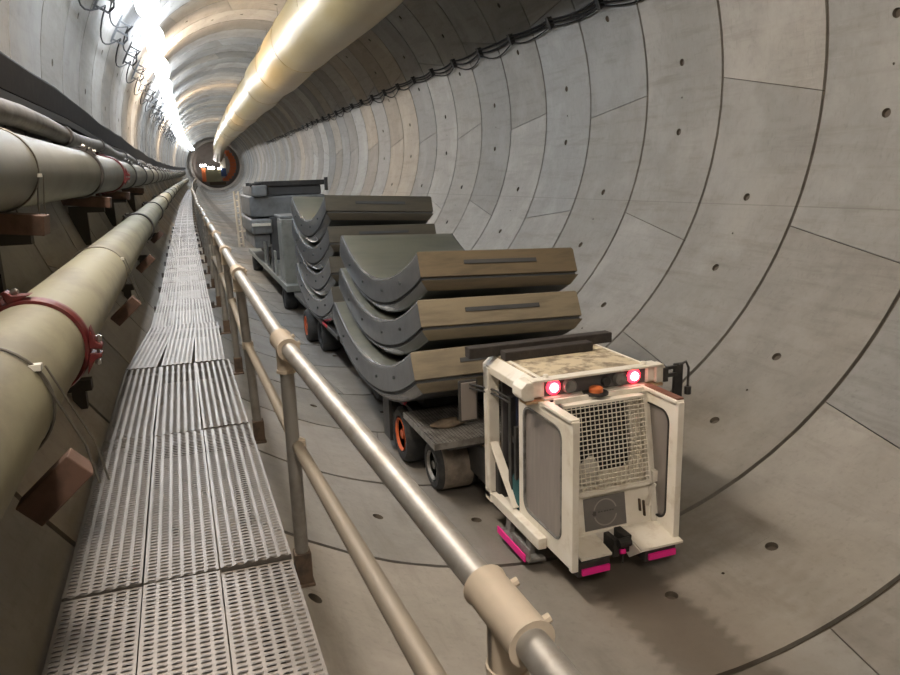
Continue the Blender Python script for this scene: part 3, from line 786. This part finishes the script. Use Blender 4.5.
# perforated platform behind the cab
mb=MB()
for (y0,y1) in ((6.33,6.86),(6.875,7.40)):
    nx,nyy=56,14; xs=[-.85+2.05*i/nx for i in range(nx+1)]; yy=[y0+(y1-y0)*i/nyy for i in range(nyy+1)]
    for i in range(nx):
        for j in range(nyy):
            x0,x1,a,b=xs[i],xs[i+1],yy[j],yy[j+1]; f=.26
            cx=[(x0,a),(x1,a),(x1,b),(x0,b)]; ci=[(x0+(x1-x0)*f,a+(b-a)*f),(x1-(x1-x0)*f,a+(b-a)*f),(x1-(x1-x0)*f,b-(b-a)*f),(x0+(x1-x0)*f,b-(b-a)*f)]
            mb.add([(u,v,-3.60) for u,v in cx]+[(u,v,-3.60) for u,v in ci],[(q,(q+1)%4,4+(q+1)%4,4+q) for q in range(4)])
    mb.add([(-.85,y0,-3.60),(1.2,y0,-3.60),(1.2,y0,-3.665),(-.85,y0,-3.665)],[(0,1,2,3)])
    mb.add([(-.85,y0,-3.60),(-.85,y1,-3.60),(-.85,y1,-3.665),(-.85,y0,-3.665)],[(0,1,2,3)])
mb.build('perforated_platform',M['deckgrate'],tr)
mb=MB(); mb.box(-.7,1.05,6.36,7.36,-3.70,-3.668); mb.build('platform_support',M['black'],tr)
# --- cab
CL,CRt=-.42,.86
mb=MB()
mb.box(CL,CL+.11,5.98,6.10,-4.10,-2.80); mb.box(CRt-.11,CRt,5.98,6.10,-4.10,-2.80)
mb.box(CL+.09,CL+.135,5.44,5.52,-4.08,-2.86); mb.box(CRt-.135,CRt-.09,5.44,5.52,-4.08,-2.86)
# raised panel strip on the rear pillar
mb.box(CL-.008,CL+.06,5.985,6.02,-4.0,-3.0)
# diagonal brace
mb.bar((CL+.05,6.0,-3.52),(CL+.09,5.56,-4.02),.03,.085,up=(1,0,0))
# sill
mb.box(CL+.01,CL+.09,4.98,6.10,-4.13,-4.03); mb.box(CRt-.09,CRt-.01,4.98,6.10,-4.13,-4.03)
mb.box(CL,CRt,5.96,6.10,-4.13,-4.03); mb.box(CL+.1,CRt-.1,5.1,6.0,-4.11,-4.07)
# front bottom cross member
mb.box(CL+.10,CRt-.13,4.86,5.02,-4.12,-4.0)
mb.build('cab_frame',M['white'],tr,bevel=.008)
mb=MB()
mb.prism([(CL+.02,-2.86),(CL+.02,-2.79),(CL+.13,-2.70),(CL+.16,-2.70),(CL+.16,-2.86)],'Y',5.16,6.16)
mb.prism([(CRt+.0,-2.86),(CRt+.0,-2.79),(CRt-.12,-2.70),(CRt-.14,-2.70),(CRt-.14,-2.86)],'Y',5.16,6.16)
mb.box(CL+.1,CRt-.1,6.04,6.16,-2.86,-2.70)
mb.build('roof_rail',M['white'],tr,bevel=.008)
mb=MB(); mb.box(CL+.11,CRt-.11,5.17,6.14,-2.735,-2.705); mb.build('roof',M['roofpaint'],tr,bevel=.006)
mb=MB(); mb.box(CL+.02,CRt-.0,5.10,5.20,-2.715,-2.695)
for x in (CL+.17,CRt-.17): mb.tube([(x,5.16,-2.70),(x,5.16,-2.665)],.022,10)
mb.build('roof_lip',M['white'],tr,bevel=.005)
# light bar: white end caps + dark recessed panel + lamps
mb=MB()
def octo(xa,xb): return [(xa,-2.83),(xa,-2.755),(xa+.05,-2.71),(xb,-2.71),(xb,-2.865),(xa+.03,-2.865)]
mb.prism(octo(CL-.07,CL+.05),'Y',5.12,5.30); mb.box(CL+.02,CL+.13,5.15,5.28,-2.85,-2.72); mb.build('end_cap',M['white'],tr,bevel=.008); mb=MB()
pr=[(CRt+.06-(u-(CL-.07)),v) for u,v in octo(CL-.07,CL+.05)]; mb.prism(pr,'Y',5.12,5.30)
mb.box(CRt-.13,CRt-.02,5.15,5.28,-2.85,-2.72)
mb.build('end_cap',M['white'],tr,bevel=.008)
lb_=MB(); lb_.box(CL+.13,CRt-.13,5.17,5.28,-2.86,-2.715); lbar=lb_.build('light_bar',M['panel'],tr,bevel=.006)
mb=MB(); mb.box(CL+.14,CRt-.14,5.12,5.19,-2.885,-2.862); mb.build('bar_lip',M['white'],lbar,bevel=.004)
def disc(name,x,z,r,m,y=5.165,dep=.03,parent=lbar,n=24):
    mb=MB(); mb.lathe([(0,.001),(0,r*.85),(.006,r),(dep,r)],(x,y-dep+.01,z),'Y',n); return mb.build(name,m,parent,smooth=30)
for x in (-.18,.595):
    disc('red_lamp',x,-2.785,.066,M['redlight'],5.165,.03)
    mb=MB(); mb.lathe([(0,.001),(0,.035),(.01,.038)],(x,5.131,-2.785),'Y',20); mb.build('lamp_core',M['redcore'],lbar)
    disc('lamp_ring',x,-2.785,.073,M['panel'],5.168,.02)
for x in (-.035,.455):
    disc('round_lamp',x,-2.79,.060,M['lamp_grey'],5.165,.035); mb=MB(); mb.lathe([(-.035,.048),(-.045,.055),(-.03,.062),(0,.062)],(x,5.165,-2.79),'Y',24); mb.build('lamp_bezel',M['greyhub'],lbar,smooth=30)
disc('black_knob',.32,-2.80,.042,M['black'],5.165,.04)
mb=MB(); mb.lathe([(0,.11),(.015,.11),(.02,.09)],(.19,5.11,-2.875),'Z',24); mb.build('beacon_base',M['black'],lbar,smooth=30)
mb=MB(); mb.lathe([(.0,.062),(.04,.058),(.052,.04),(.055,.001)],(.19,5.10,-2.862),'Z',24); mb.build('beacon',M['amber'],lbar,smooth=40)
worn=simple('worn_tan_edge',(.55,.38,.22),.7,dirt=(.3,.2,.12),dscale=20,damt=.6)
for xa,xb in ((CL-.02,CL+.16),(CRt-.16,CRt+.02)):
    mb=MB(); mb.box(xa,xb,5.13,5.26,-2.90,-2.875); mb.build('bar_flange',worn,tr,bevel=.003)
def rrect(y0,y1,z0,z1,r,n=6):
    out=[]
    for cy,cz,a in ((y1-r,z1-r,0),(y0+r,z1-r,90),(y0+r,z0+r,180),(y1-r,z0+r,270)):
        for i in range(n+1):
            an=rad(a+90*i/n); out.append((cy+r*math.cos(an),cz+r*math.sin(an)))
    return out
# sloping rear panel with mesh guard
def fp(x,z,off=0):       # point on the sloping front plane
    t=(z+2.90)/(-4.05+2.90); return (x,5.08-.20*t-off,z)
fx0,fx1=-.22,.63
def fquad(mb,xa,xb,za,zb,off0=0,off1=.03):
    vs=[fp(x,z,o) for o in (off0,off1) for x in (xa,xb) for z in (za,zb)]
    mb.add(vs,[(0,1,3,2),(4,6,7,5),(0,4,5,1),(2,3,7,6),(0,2,6,4),(1,5,7,3)])
mb=MB(); fquad(mb,fx0,fx1,-4.05,-3.66,0,.02); 
fquad(mb,fx1-.02,fx1+.06,-4.05,-2.89,-.02,.045); fquad(mb,fx0-.06,fx0+.01,-4.05,-2.89,-.02,.03)
fquad(mb,fx0,fx1,-2.90,-2.86,0,.03)
mb.build('rear_panel',M['white'],tr,bevel=.005)
def rr2(xa,xb,za,zb,r,n=6): return rrect(xa,xb,za,zb,r,n)
# rounded corners of the window opening behind the mesh
mb=MB(); o_=rrect(fx0,fx1-.01,-3.67,-2.89,.01); i_=rrect(fx0+.02,fx1-.15,-3.52,-2.93,.10); n=len(o_)
for off in (0,):
    mb.add([fp(u,v,.0) for u,v in o_]+[fp(u,v,.0) for u,v in i_]+[fp(u,v,-.03) for u,v in i_],[(q,(q+1)%n,n+(q+1)%n,n+q) for q in range(n)]+[(n+q,n+(q+1)%n,2*n+(q+1)%n,2*n+q) for q in range(n)])
wf=mb.build('window_frame',M['white'],tr)
mb=MB(); mb.add([fp(u,v,-.028) for u,v in i_]+[fp(u,v,-.035) for u,v in i_],[tuple(range(n)),tuple(range(2*n-1,n-1,-1))]+[(q,(q+1)%n,n+(q+1)%n,n+q) for q in range(n)]); mb.build('window_glass',M['shadeglass'],wf)
mf=MB(); ga,gb,za,zb=fx0+.03,fx1-.03,-3.66,-2.90
fquad(mf,ga,gb,za,za+.03,.02,.10); fquad(mf,ga,gb,zb-.025,zb,.02,.10); fquad(mf,ga,ga+.025,za,zb,.02,.10); fquad(mf,gb-.025,gb,za,zb,.02,.10)
mg=mf.build('mesh_guard',M['white'],tr,bevel=.003)
mb=MB(); nx,nz=19,20
for i in range(1,nx): x=ga+(gb-ga)*i/nx; mb.tube([fp(x,za+.01,.090),fp(x,zb-.01,.090)],.0045,6)
for j in range(1,nz): z=za+(zb-za)*j/nz; mb.tube([fp(ga+.01,z,.097),fp(gb-.01,z,.097)],.0045,6)
mb.build('wire_grid',M['white'],mg)
# latch on the right post
mb=MB(); mb.box(.62,.78,4.87,4.93,-3.66,-3.56); mb.tube([(.70,4.86,-3.61),(.70,4.90,-3.61)],.022,10); mb.bar((.63,4.86,-3.66),(.58,4.87,-3.86),.02,.05,up=(0,1,0)); mb.build('door_latch',M['white'],tr,bevel=.006)
mb=MB(); fquad(mb,.50,.515,-3.90,-3.80,.02,.04); fquad(mb,.54,.555,-3.95,-3.82,.02,.04); mb.build('latch_slot',M['rust'],tr)
# grey plate with ring and bar emblem
mb=MB(); fquad(mb,-.03,.37,-3.985,-3.715,.02,.028); pl=mb.build('emblem_plate',M['sign'],tr,bevel=.003)
mb=MB(); cx,cz,rr=.17,-3.85,.115; n=36; vs=[]
for i in range(n):
    a=2*PI*i/n
    for q in (rr,rr-.012): vs.append(fp(cx+q*math.cos(a),cz+q*math.sin(a),.0295))
mb.add(vs,[(2*i,2*i+1,2*((i+1)%n)+1,2*((i+1)%n)) for i in range(n)]); mb.build('emblem_ring',M['signpale'],pl)
mb=MB(); fquad(mb,.0,.34,-3.878,-3.822,.028,.0305); mb.build('emblem_bar',M['sign'],pl)
mb=MB(); fquad(mb,.05,.08,-3.865,-3.832,.03,.032)
for i,wd in enumerate((.02,.014,.022,.016,.02,.014)): fquad(mb,.10+i*.027,.10+i*.027+wd,-3.845,-3.836,.03,.032)
mb.add([fp(.04,-3.85,.032),fp(.07,-3.835,.032),fp(.07,-3.87,.032)],[(0,1,2)]); mb.build('emblem_lettering',M['signink'],pl)
# side wings with windows
def wing(x,side,y0,y1,wname,pane_mat,gasket,mg=.17):
    out=rrect(y0,y1,-4.11,-2.885,.012); inn=rrect(y0+mg,y1-.05,-3.96,-2.985,.11)
    mb=MB(); mb.frame(out,inn,'X',x-.022,x+.022); mb.box(x-.03,x+.03,y0-.02,y0+.03,-4.12,-2.875); 
    mb.box(x-.04,x+.04,y0,y0+.50,-2.89,-2.86)
    w=mb.build(wname,M['white'],tr,bevel=.006)
    mb=MB(); mb.frame(inn,[(u+(.5*(y0+y1)-u)*.05,v+(-3.46-v)*.025) for u,v in inn],'X',x-.027,x+.027); mb.build('window_gasket',gasket,w)
    mb=MB(); mb.prism([(u+(.5*(y0+y1)-u)*.03,v+(-3.46-v)*.015) for u,v in inn],'X',x-.006,x+.006); mb.build('window_pane',pane_mat,w)
    return w
wing(-.31,-1,4.56,5.47,'left_wing_panel'.replace('left_','side_'),M['glassdusty'],M['greyhub'])
wing(.675,1,4.62,5.40,'side_wing_panel',M['pane'],M['black'],.10)
mb=MB(); mb.box(.655,.715,4.63,5.08,-2.86,-2.845); mb.build('door_top_channel',simple('rusty_channel',(.22,.10,.07),.6,.2),tr)
# interior
mb=MB(); mb.box(CL+.12,CRt-.12,5.93,5.97,-4.05,-2.88); mb.build('inner_back_panel',M['panel'],tr)
mb=MB(); mb.box(-.22,.12,5.62,5.90,-3.7,-2.96); mb.box(-.24,.3,5.3,5.7,-3.75,-3.6); st=mb.build('driver_seat',M['navy'],tr,bevel=.04,seg=3)
mb=MB(); mb.box(-.34,-.29,5.66,5.72,-4.0,-3.0); mb.box(-.34,-.28,5.56,5.60,-3.75,-3.25); mb.box(-.33,-.25,5.6,5.75,-3.42,-3.36); mb.build('grab_bar',M['black'],tr)
mb=MB(); mb.box(-.33,-.2,5.54,5.74,-4.06,-3.72); mb.build('cloth_bundle',M['teal'],tr,bevel=.04,seg=3)
# bumper steps
for (xa,xb,yb) in ((-.26,.03,4.56),(.36,.66,4.56)):
    mb=MB(); mb.box(xa,xb,yb+.02,4.88,-4.20,-4.08); b_=mb.build('bumper_step',M['black'],tr,bevel=.006)
    mb=MB(); mb.box(xa+.03,xb-.01,yb+.0,yb+.02,-4.18,-4.13); mb.build('pink_strip',M['pink'],b_)
mb=MB(); mb.prism([(4.54,-4.075),(4.90,-4.02),(4.90,-4.0),(4.54,-4.055)],'X',.30,.70); mb.prism([(4.70,-4.20),(4.54,-4.075),(4.90,-4.0),(4.90,-4.1)],'X',.29,.31); mb.build('step_plate',M['white'],tr)
mb=MB(); mb.prism([(4.60,-4.075),(4.92,-4.03),(4.92,-4.01),(4.60,-4.055)],'X',-.22,.06); mb.build('step_plate',M['white'],tr)
# coupling
mb=MB(); mb.box(.14,.19,4.70,4.90,-4.17,-4.02); mb.box(.24,.31,4.70,4.90,-4.15,-4.0); mb.tube([(.165,4.68,-4.04),(.28,4.68,-4.04)],.04,12); mb.tube([(.23,4.70,-4.10),(.23,4.70,-4.24)],.008,6); cp=mb.build('tow_coupling',M['black'],tr,bevel=.008)
mb=MB(); mb.tube([(.20,4.70,-4.13),(.245,4.69,-4.13)],.022,10); mb.build('tow_pin',M['pink'],cp)
# hanging side step (pink edge) under the sill
mb=MB(); mb.bar((-.36,5.62,-4.10),(-.38,5.62,-4.26),.05,.10,up=(0,1,0)); mb.bar((-.36,5.20,-4.10),(-.38,5.20,-4.26),.05,.10,up=(0,1,0)); mb.box(-.46,-.30,5.06,5.70,-4.285,-4.255); mb.box(-.455,-.44,5.06,5.40,-4.26,-4.16)
ss=mb.build('side_step',M['greyhub'],tr,bevel=.006)
mb=MB(); mb.box(-.472,-.46,5.12,5.70,-4.30,-4.235); mb.build('pink_edge',M['pink'],ss)
# mirrors
mb=MB(); mb.box(-.60,-.40,6.28,6.32,-3.40,-2.98); mb.build('mirror_housing',M['black'],tr,bevel=.03,seg=3)
mb=MB(); mb.box(-.58,-.42,6.272,6.285,-3.38,-3.0); mb.build('mirror_glass',M['glassdusty'],tr,bevel=.012)
mb=MB()
for z in (-3.02,-3.06): mb.tube([(-.5,6.30,z),(-.46,6.22,z),(-.38,5.95,z+.02),(-.33,5.66,z)],.010,8)
mb.build('mirror_arm',M['black'],tr,smooth=50)
mb=MB(); mb.box(1.0,1.10,5.14,5.17,-3.07,-2.72); mb.build('mirror_housing',M['black'],tr,bevel=.012)
mb=MB(); mb.box(.88,1.02,5.12,5.15,-2.76,-2.735); mb.box(.88,1.02,5.12,5.15,-2.83,-2.80); mb.box(.87,.91,5.10,5.17,-2.86,-2.74); mb.tube([(1.04,5.12,-2.73),(1.09,5.10,-2.70),(1.12,5.10,-2.76),(1.12,5.10,-2.98)],.012,8); mb.tube([(1.12,5.10,-2.93),(1.12,5.10,-3.0)],.03,8); mb.build('mirror_arm',M['black'],tr)

# things on the transporter
mb=MB(); mb.box(-.75,.75,-.06,.06,0,.10); o=mb.build('timber_beam',M['darktimber'],bevel=.008); o.location=(.16,6.06,-2.70); o.rotation_euler=(0,0,rad(0)); tag(o,'long black timber beam lying across the back of the cab roof','timber','timbers on the cab roof')
mb=MB(); mb.box(-.45,.45,-.06,.06,0,.085); o=mb.build('timber_beam',M['darktimber'],bevel=.008); o.location=(.13,5.86,-2.705); o.rotation_euler=(0,0,rad(0)); tag(o,'shorter black timber on the cab roof, in front of the long one','timber','timbers on the cab roof')
def rag(name,label,cat,c,sx,sy,sz,m,seed):
    import bmesh
    bm=bmesh.new(); bmesh.ops.create_icosphere(bm,subdivisions=4,radius=1); r=random.Random(seed)
    ds=[(Vector((r.uniform(-1,1),r.uniform(-1,1),r.uniform(-1,1))).normalized(),r.uniform(3,7),r.uniform(.05,.14)) for _ in range(10)]
    for v in bm.verts:
        k=1+sum(a*math.sin(v.co.dot(d)*f) for d,f,a in ds)*.6
        v.co*=k; v.co.z=max(v.co.z,-.75)
        v.co=Vector((v.co.x*sx,v.co.y*sy,v.co.z*sz+sz*.75))
    me=bpy.data.meshes.new(name); bm.to_mesh(me); bm.free(); me.polygons.foreach_set('use_smooth',[True]*len(me.polygons)); me.materials.append(m)
    o=bpy.data.objects.new(name,me); C.objects.link(o); o.location=c; return tag(o,label,cat)
rag('rag_bundle','crumpled grey brown rag on the perforated platform behind the cab','rag',(-.56,6.78,-3.60),.16,.08,.05,M['mud'],4)
rag('pale_sack','pale crumpled sack behind the mesh guard of the cab','sack',(.03,4.945,-3.60),.115,.035,.13,M['sack'],9)

# ---------------------------------------------------------------- second transporter under the rear stack
t2=thing('segment_trailer','dark low trailer with an orange wheel under the rear segment stack','trailer',(.2,13.8,-4.4))
wheel(t2,-.80,14.6,.335,.30,M['orange'],M['rubber'],1); wheel(t2,-.66,13.75,.335,.36,M['rubber'],M['rubber'],1); wheel(t2,1.2,14.6,.335,.30,M['orange'],M['rubber'],-1); wheel(t2,1.08,13.75,.335,.36,M['rubber'],M['rubber'],-1)
mb=MB(); mb.box(-.36,.76,11.6,16.6,-4.05,-3.72); mb.build('chassis',M['black'],t2,bevel=.02)
mb=MB(); mb.box(-.72,1.14,11.7,16.6,-3.70,-3.62); mb.build('load_bed',M['black'],t2,bevel=.01)
for y0 in (13.0,14.6):
    mb=MB(); mb.box(-.60,1.0,y0,y0+.2,-3.62,-3.54); mb.build('load_cradle',M['black'],t2)
mb=MB(); mb.box(-.735,-.70,12.6,13.0,-3.66,-3.62); mb.build('red_edge_marking',bpy.data.materials['red_marking'],t2)
# third vehicle with grey machinery
t3=thing('service_wagon','grey machinery wagon with cabinets and a cream ladder behind the segments','vehicle',(.2,22,-4.4))
mb=MB(); mb.box(-.75,1.2,17.6,28,-3.75,-3.60); mb.box(-.5,.95,17.8,27.8,-3.95,-3.75); mb.build('wagon_bed',M['greypale'],t3,bevel=.01)
for y,m in ((18.6,M['rubber']),(26.9,M['rubber'])):
    wheel(t3,-.72,y,.32,.32,m,M['rubber'],1); wheel(t3,1.12,y,.32,.32,m,M['rubber'],-1)
mb=MB(); mb.box(-.70,-.2,18.0,18.9,-3.60,-2.05); c_=mb.build('tall_cabinet',M['greypale'],t3,bevel=.015)
mb=MB(); mb.box(-.712,-.70,18.06,18.84,-3.5,-2.12); mb.box(-.68,-.22,17.985,18.0,-3.5,-2.12); mb.build('cabinet_door',M['greypale'],c_,bevel=.006)
mb=MB(); mb.box(-.69,.9,18.3,19.6,-2.05,-1.98); mb.box(-.2,.95,18.2,19.8,-3.6,-2.05); mb.build('low_cabinet',M['greypaint'],t3,bevel=.02)
for (xa,xb,y0,y1,z0,z1,mm) in ((-.95,1.40,23.5,27.0,-2.25,-1.62,'greypaint'),(-.86,-.4,23.3,26.8,-1.62,-1.28,'greypaint'),(-.42,1.30,23.6,26.8,-1.62,-1.32,'greydark'),(-.98,-.35,23.2,26.9,-2.75,-2.30,'greypaint'),(-.4,1.35,23.4,26.9,-3.6,-2.25,'greydark'),(-.9,-.42,23.4,26.8,-3.2,-2.78,'greypaint')):
    mb=MB(); mb.box(xa,xb,y0,y1,z0,z1); mb.build('machine_block',M[mm],t3,bevel=.05)
mb=MB(); mb.box(-.96,-.4,23.1,26.8,-2.50,-2.42); mb.build('pale_stripe',M['white'],t3)
mb=MB(); mb.box(-.75,1.5,23.5,23.7,-1.32,-1.17); mb.box(-1.0,-.85,23.5,23.7,-1.30,-1.2); mb.tube([(1.45,23.5,-1.5),(1.45,23.5,-1.1)],.06,8); mb.tube([(-.9,23.5,-1.28),(-.55,23.5,-1.22)],.06,8); mb.build('top_rail_box',M['black'],t3,bevel=.01)
for i in range(5):
    mb=MB(); x=-.8+.1*i; mb.box(-.74+.02*i,-.70,19.6+i*.75,19.9+i*.75,-3.6,-2.95+.1*(i%2)); mb.build('valve_stack',M['greydark' if i%2 else 'greypale'],t3)
mb=MB()
for x in (-1.16,-1.02): mb.tube([(x,26.5,-3.4),(x,26.9,-1.5)],.035,8)
for i in range(9):
    t=(i+.5)/9; mb.tube([(-1.16,26.5+.4*t,-3.4+1.9*t),(-1.02,26.5+.4*t,-3.4+1.9*t)],.025,6)
mb.box(-1.1,-.9,26.6,26.7,-2.9,-2.85)
mb.build('ladder',M['ladder'],t3)

# ---------------------------------------------------------------- machinery at the far end
ye=152.; bx,bz=bend(ye)
g=thing('tunnelling_gantry','far backup gantry with orange steelwork at the end of the tunnel','machine',(bx,ye,bz-3.9))
mb=MB(); mb.lathe([(-.3,4.36),(-.3,3.8),(.3,3.8),(.3,4.36)],(bx,ye,bz),'Y',48,close=True); mb.build('portal_ring',M['ringgrey'],g,smooth=30)
mb=MB()
for a in range(-60,50,12):
    r=3.2; x,z=bx+r*math.cos(rad(a)),bz+r*math.sin(rad(a)); mb.box(x-.6,x+.55,ye-.3,ye+.4,z-.33,z+.30)
mb.build('orange_frame',M['orangesteel'],g)
mb=MB(); mb.box(bx-2.1,bx+.7,ye-1.2,ye,bz-3.2,bz-.9); mb.build('tank',M['tan'],g,smooth=40)
mb=MB(); mb.box(bx-2.8,bx-2.1,ye-1,ye,bz-3.1,bz-.6); mb.build('orange_panel',M['orangesteel'],g)
mb=MB(); mb.box(bx+.75,bx+1.7,ye-1.2,ye,bz-2.2,bz-.7); mb.build('blue_cabinet',M['blue'],g)
mb=MB(); mb.box(bx+.8,bx+1.7,ye-1.0,ye,bz-.7,bz+1.2); mb.build('white_cabinet',M['white'],g)
mb=MB(); mb.box(bx-1.6,bx-.4,ye-1.3,ye-1.1,bz-.75,bz-.35); mb.box(bx+.2,bx+.8,ye-1.3,ye-1.1,bz-.85,bz-.55); mb.box(bx-3.0,bx-1.9,ye-1.3,ye-1.1,bz-.3,bz+.1); mb.build('work_lamp',M['farlamp'],g)
mb=MB(); mb.box(bx-1.5,bx+1.5,ye-.4,ye+.3,bz-3.85,bz-3.2); mb.build('floor_beam',M['mud'],g)

# ---------------------------------------------------------------- lamps' light, camera, view
LAMP=43.0
M['tube_back'].node_tree.nodes['Principled BSDF'].inputs['Emission Strength'].default_value=LAMP*2.2
M['tube_cool'].node_tree.nodes['Principled BSDF'].inputs['Emission Strength'].default_value=LAMP
M['tube_warm'].node_tree.nodes['Principled BSDF'].inputs['Emission Strength'].default_value=LAMP*1.15
w=bpy.data.worlds.new('world'); sc.world=w; w.use_nodes=True
w.node_tree.nodes['Background'].inputs[0].default_value=(.0,.0,.0,1)
cam=bpy.data.cameras.new('camera'); co=bpy.data.objects.new('camera',cam); C.objects.link(co)
cam.sensor_width=36; cam.lens=728.08/900*36; cam.clip_start=.02; cam.clip_end=400
r=Vector((.9392700,-.3419314,-.0292378)); u=Vector((.1032141,.2002142,.9743003)); f=Vector((.3272901,.9181488,-.2233474))
co.matrix_world=Matrix(((r.x,u.x,-f.x,-2.91245),(r.y,u.y,-f.y,0),(r.z,u.z,-f.z,-1.01391),(0,0,0,1)))
sc.camera=co
sc.view_settings.view_transform='Standard'; sc.view_settings.look='None'; sc.view_settings.gamma=1; sc.view_settings.use_curve_mapping=False
sc.view_settings.exposure=-0.2
sc.cycles.max_bounces=10; sc.cycles.diffuse_bounces=6; sc.cycles.glossy_bounces=4; sc.cycles.use_denoising=True
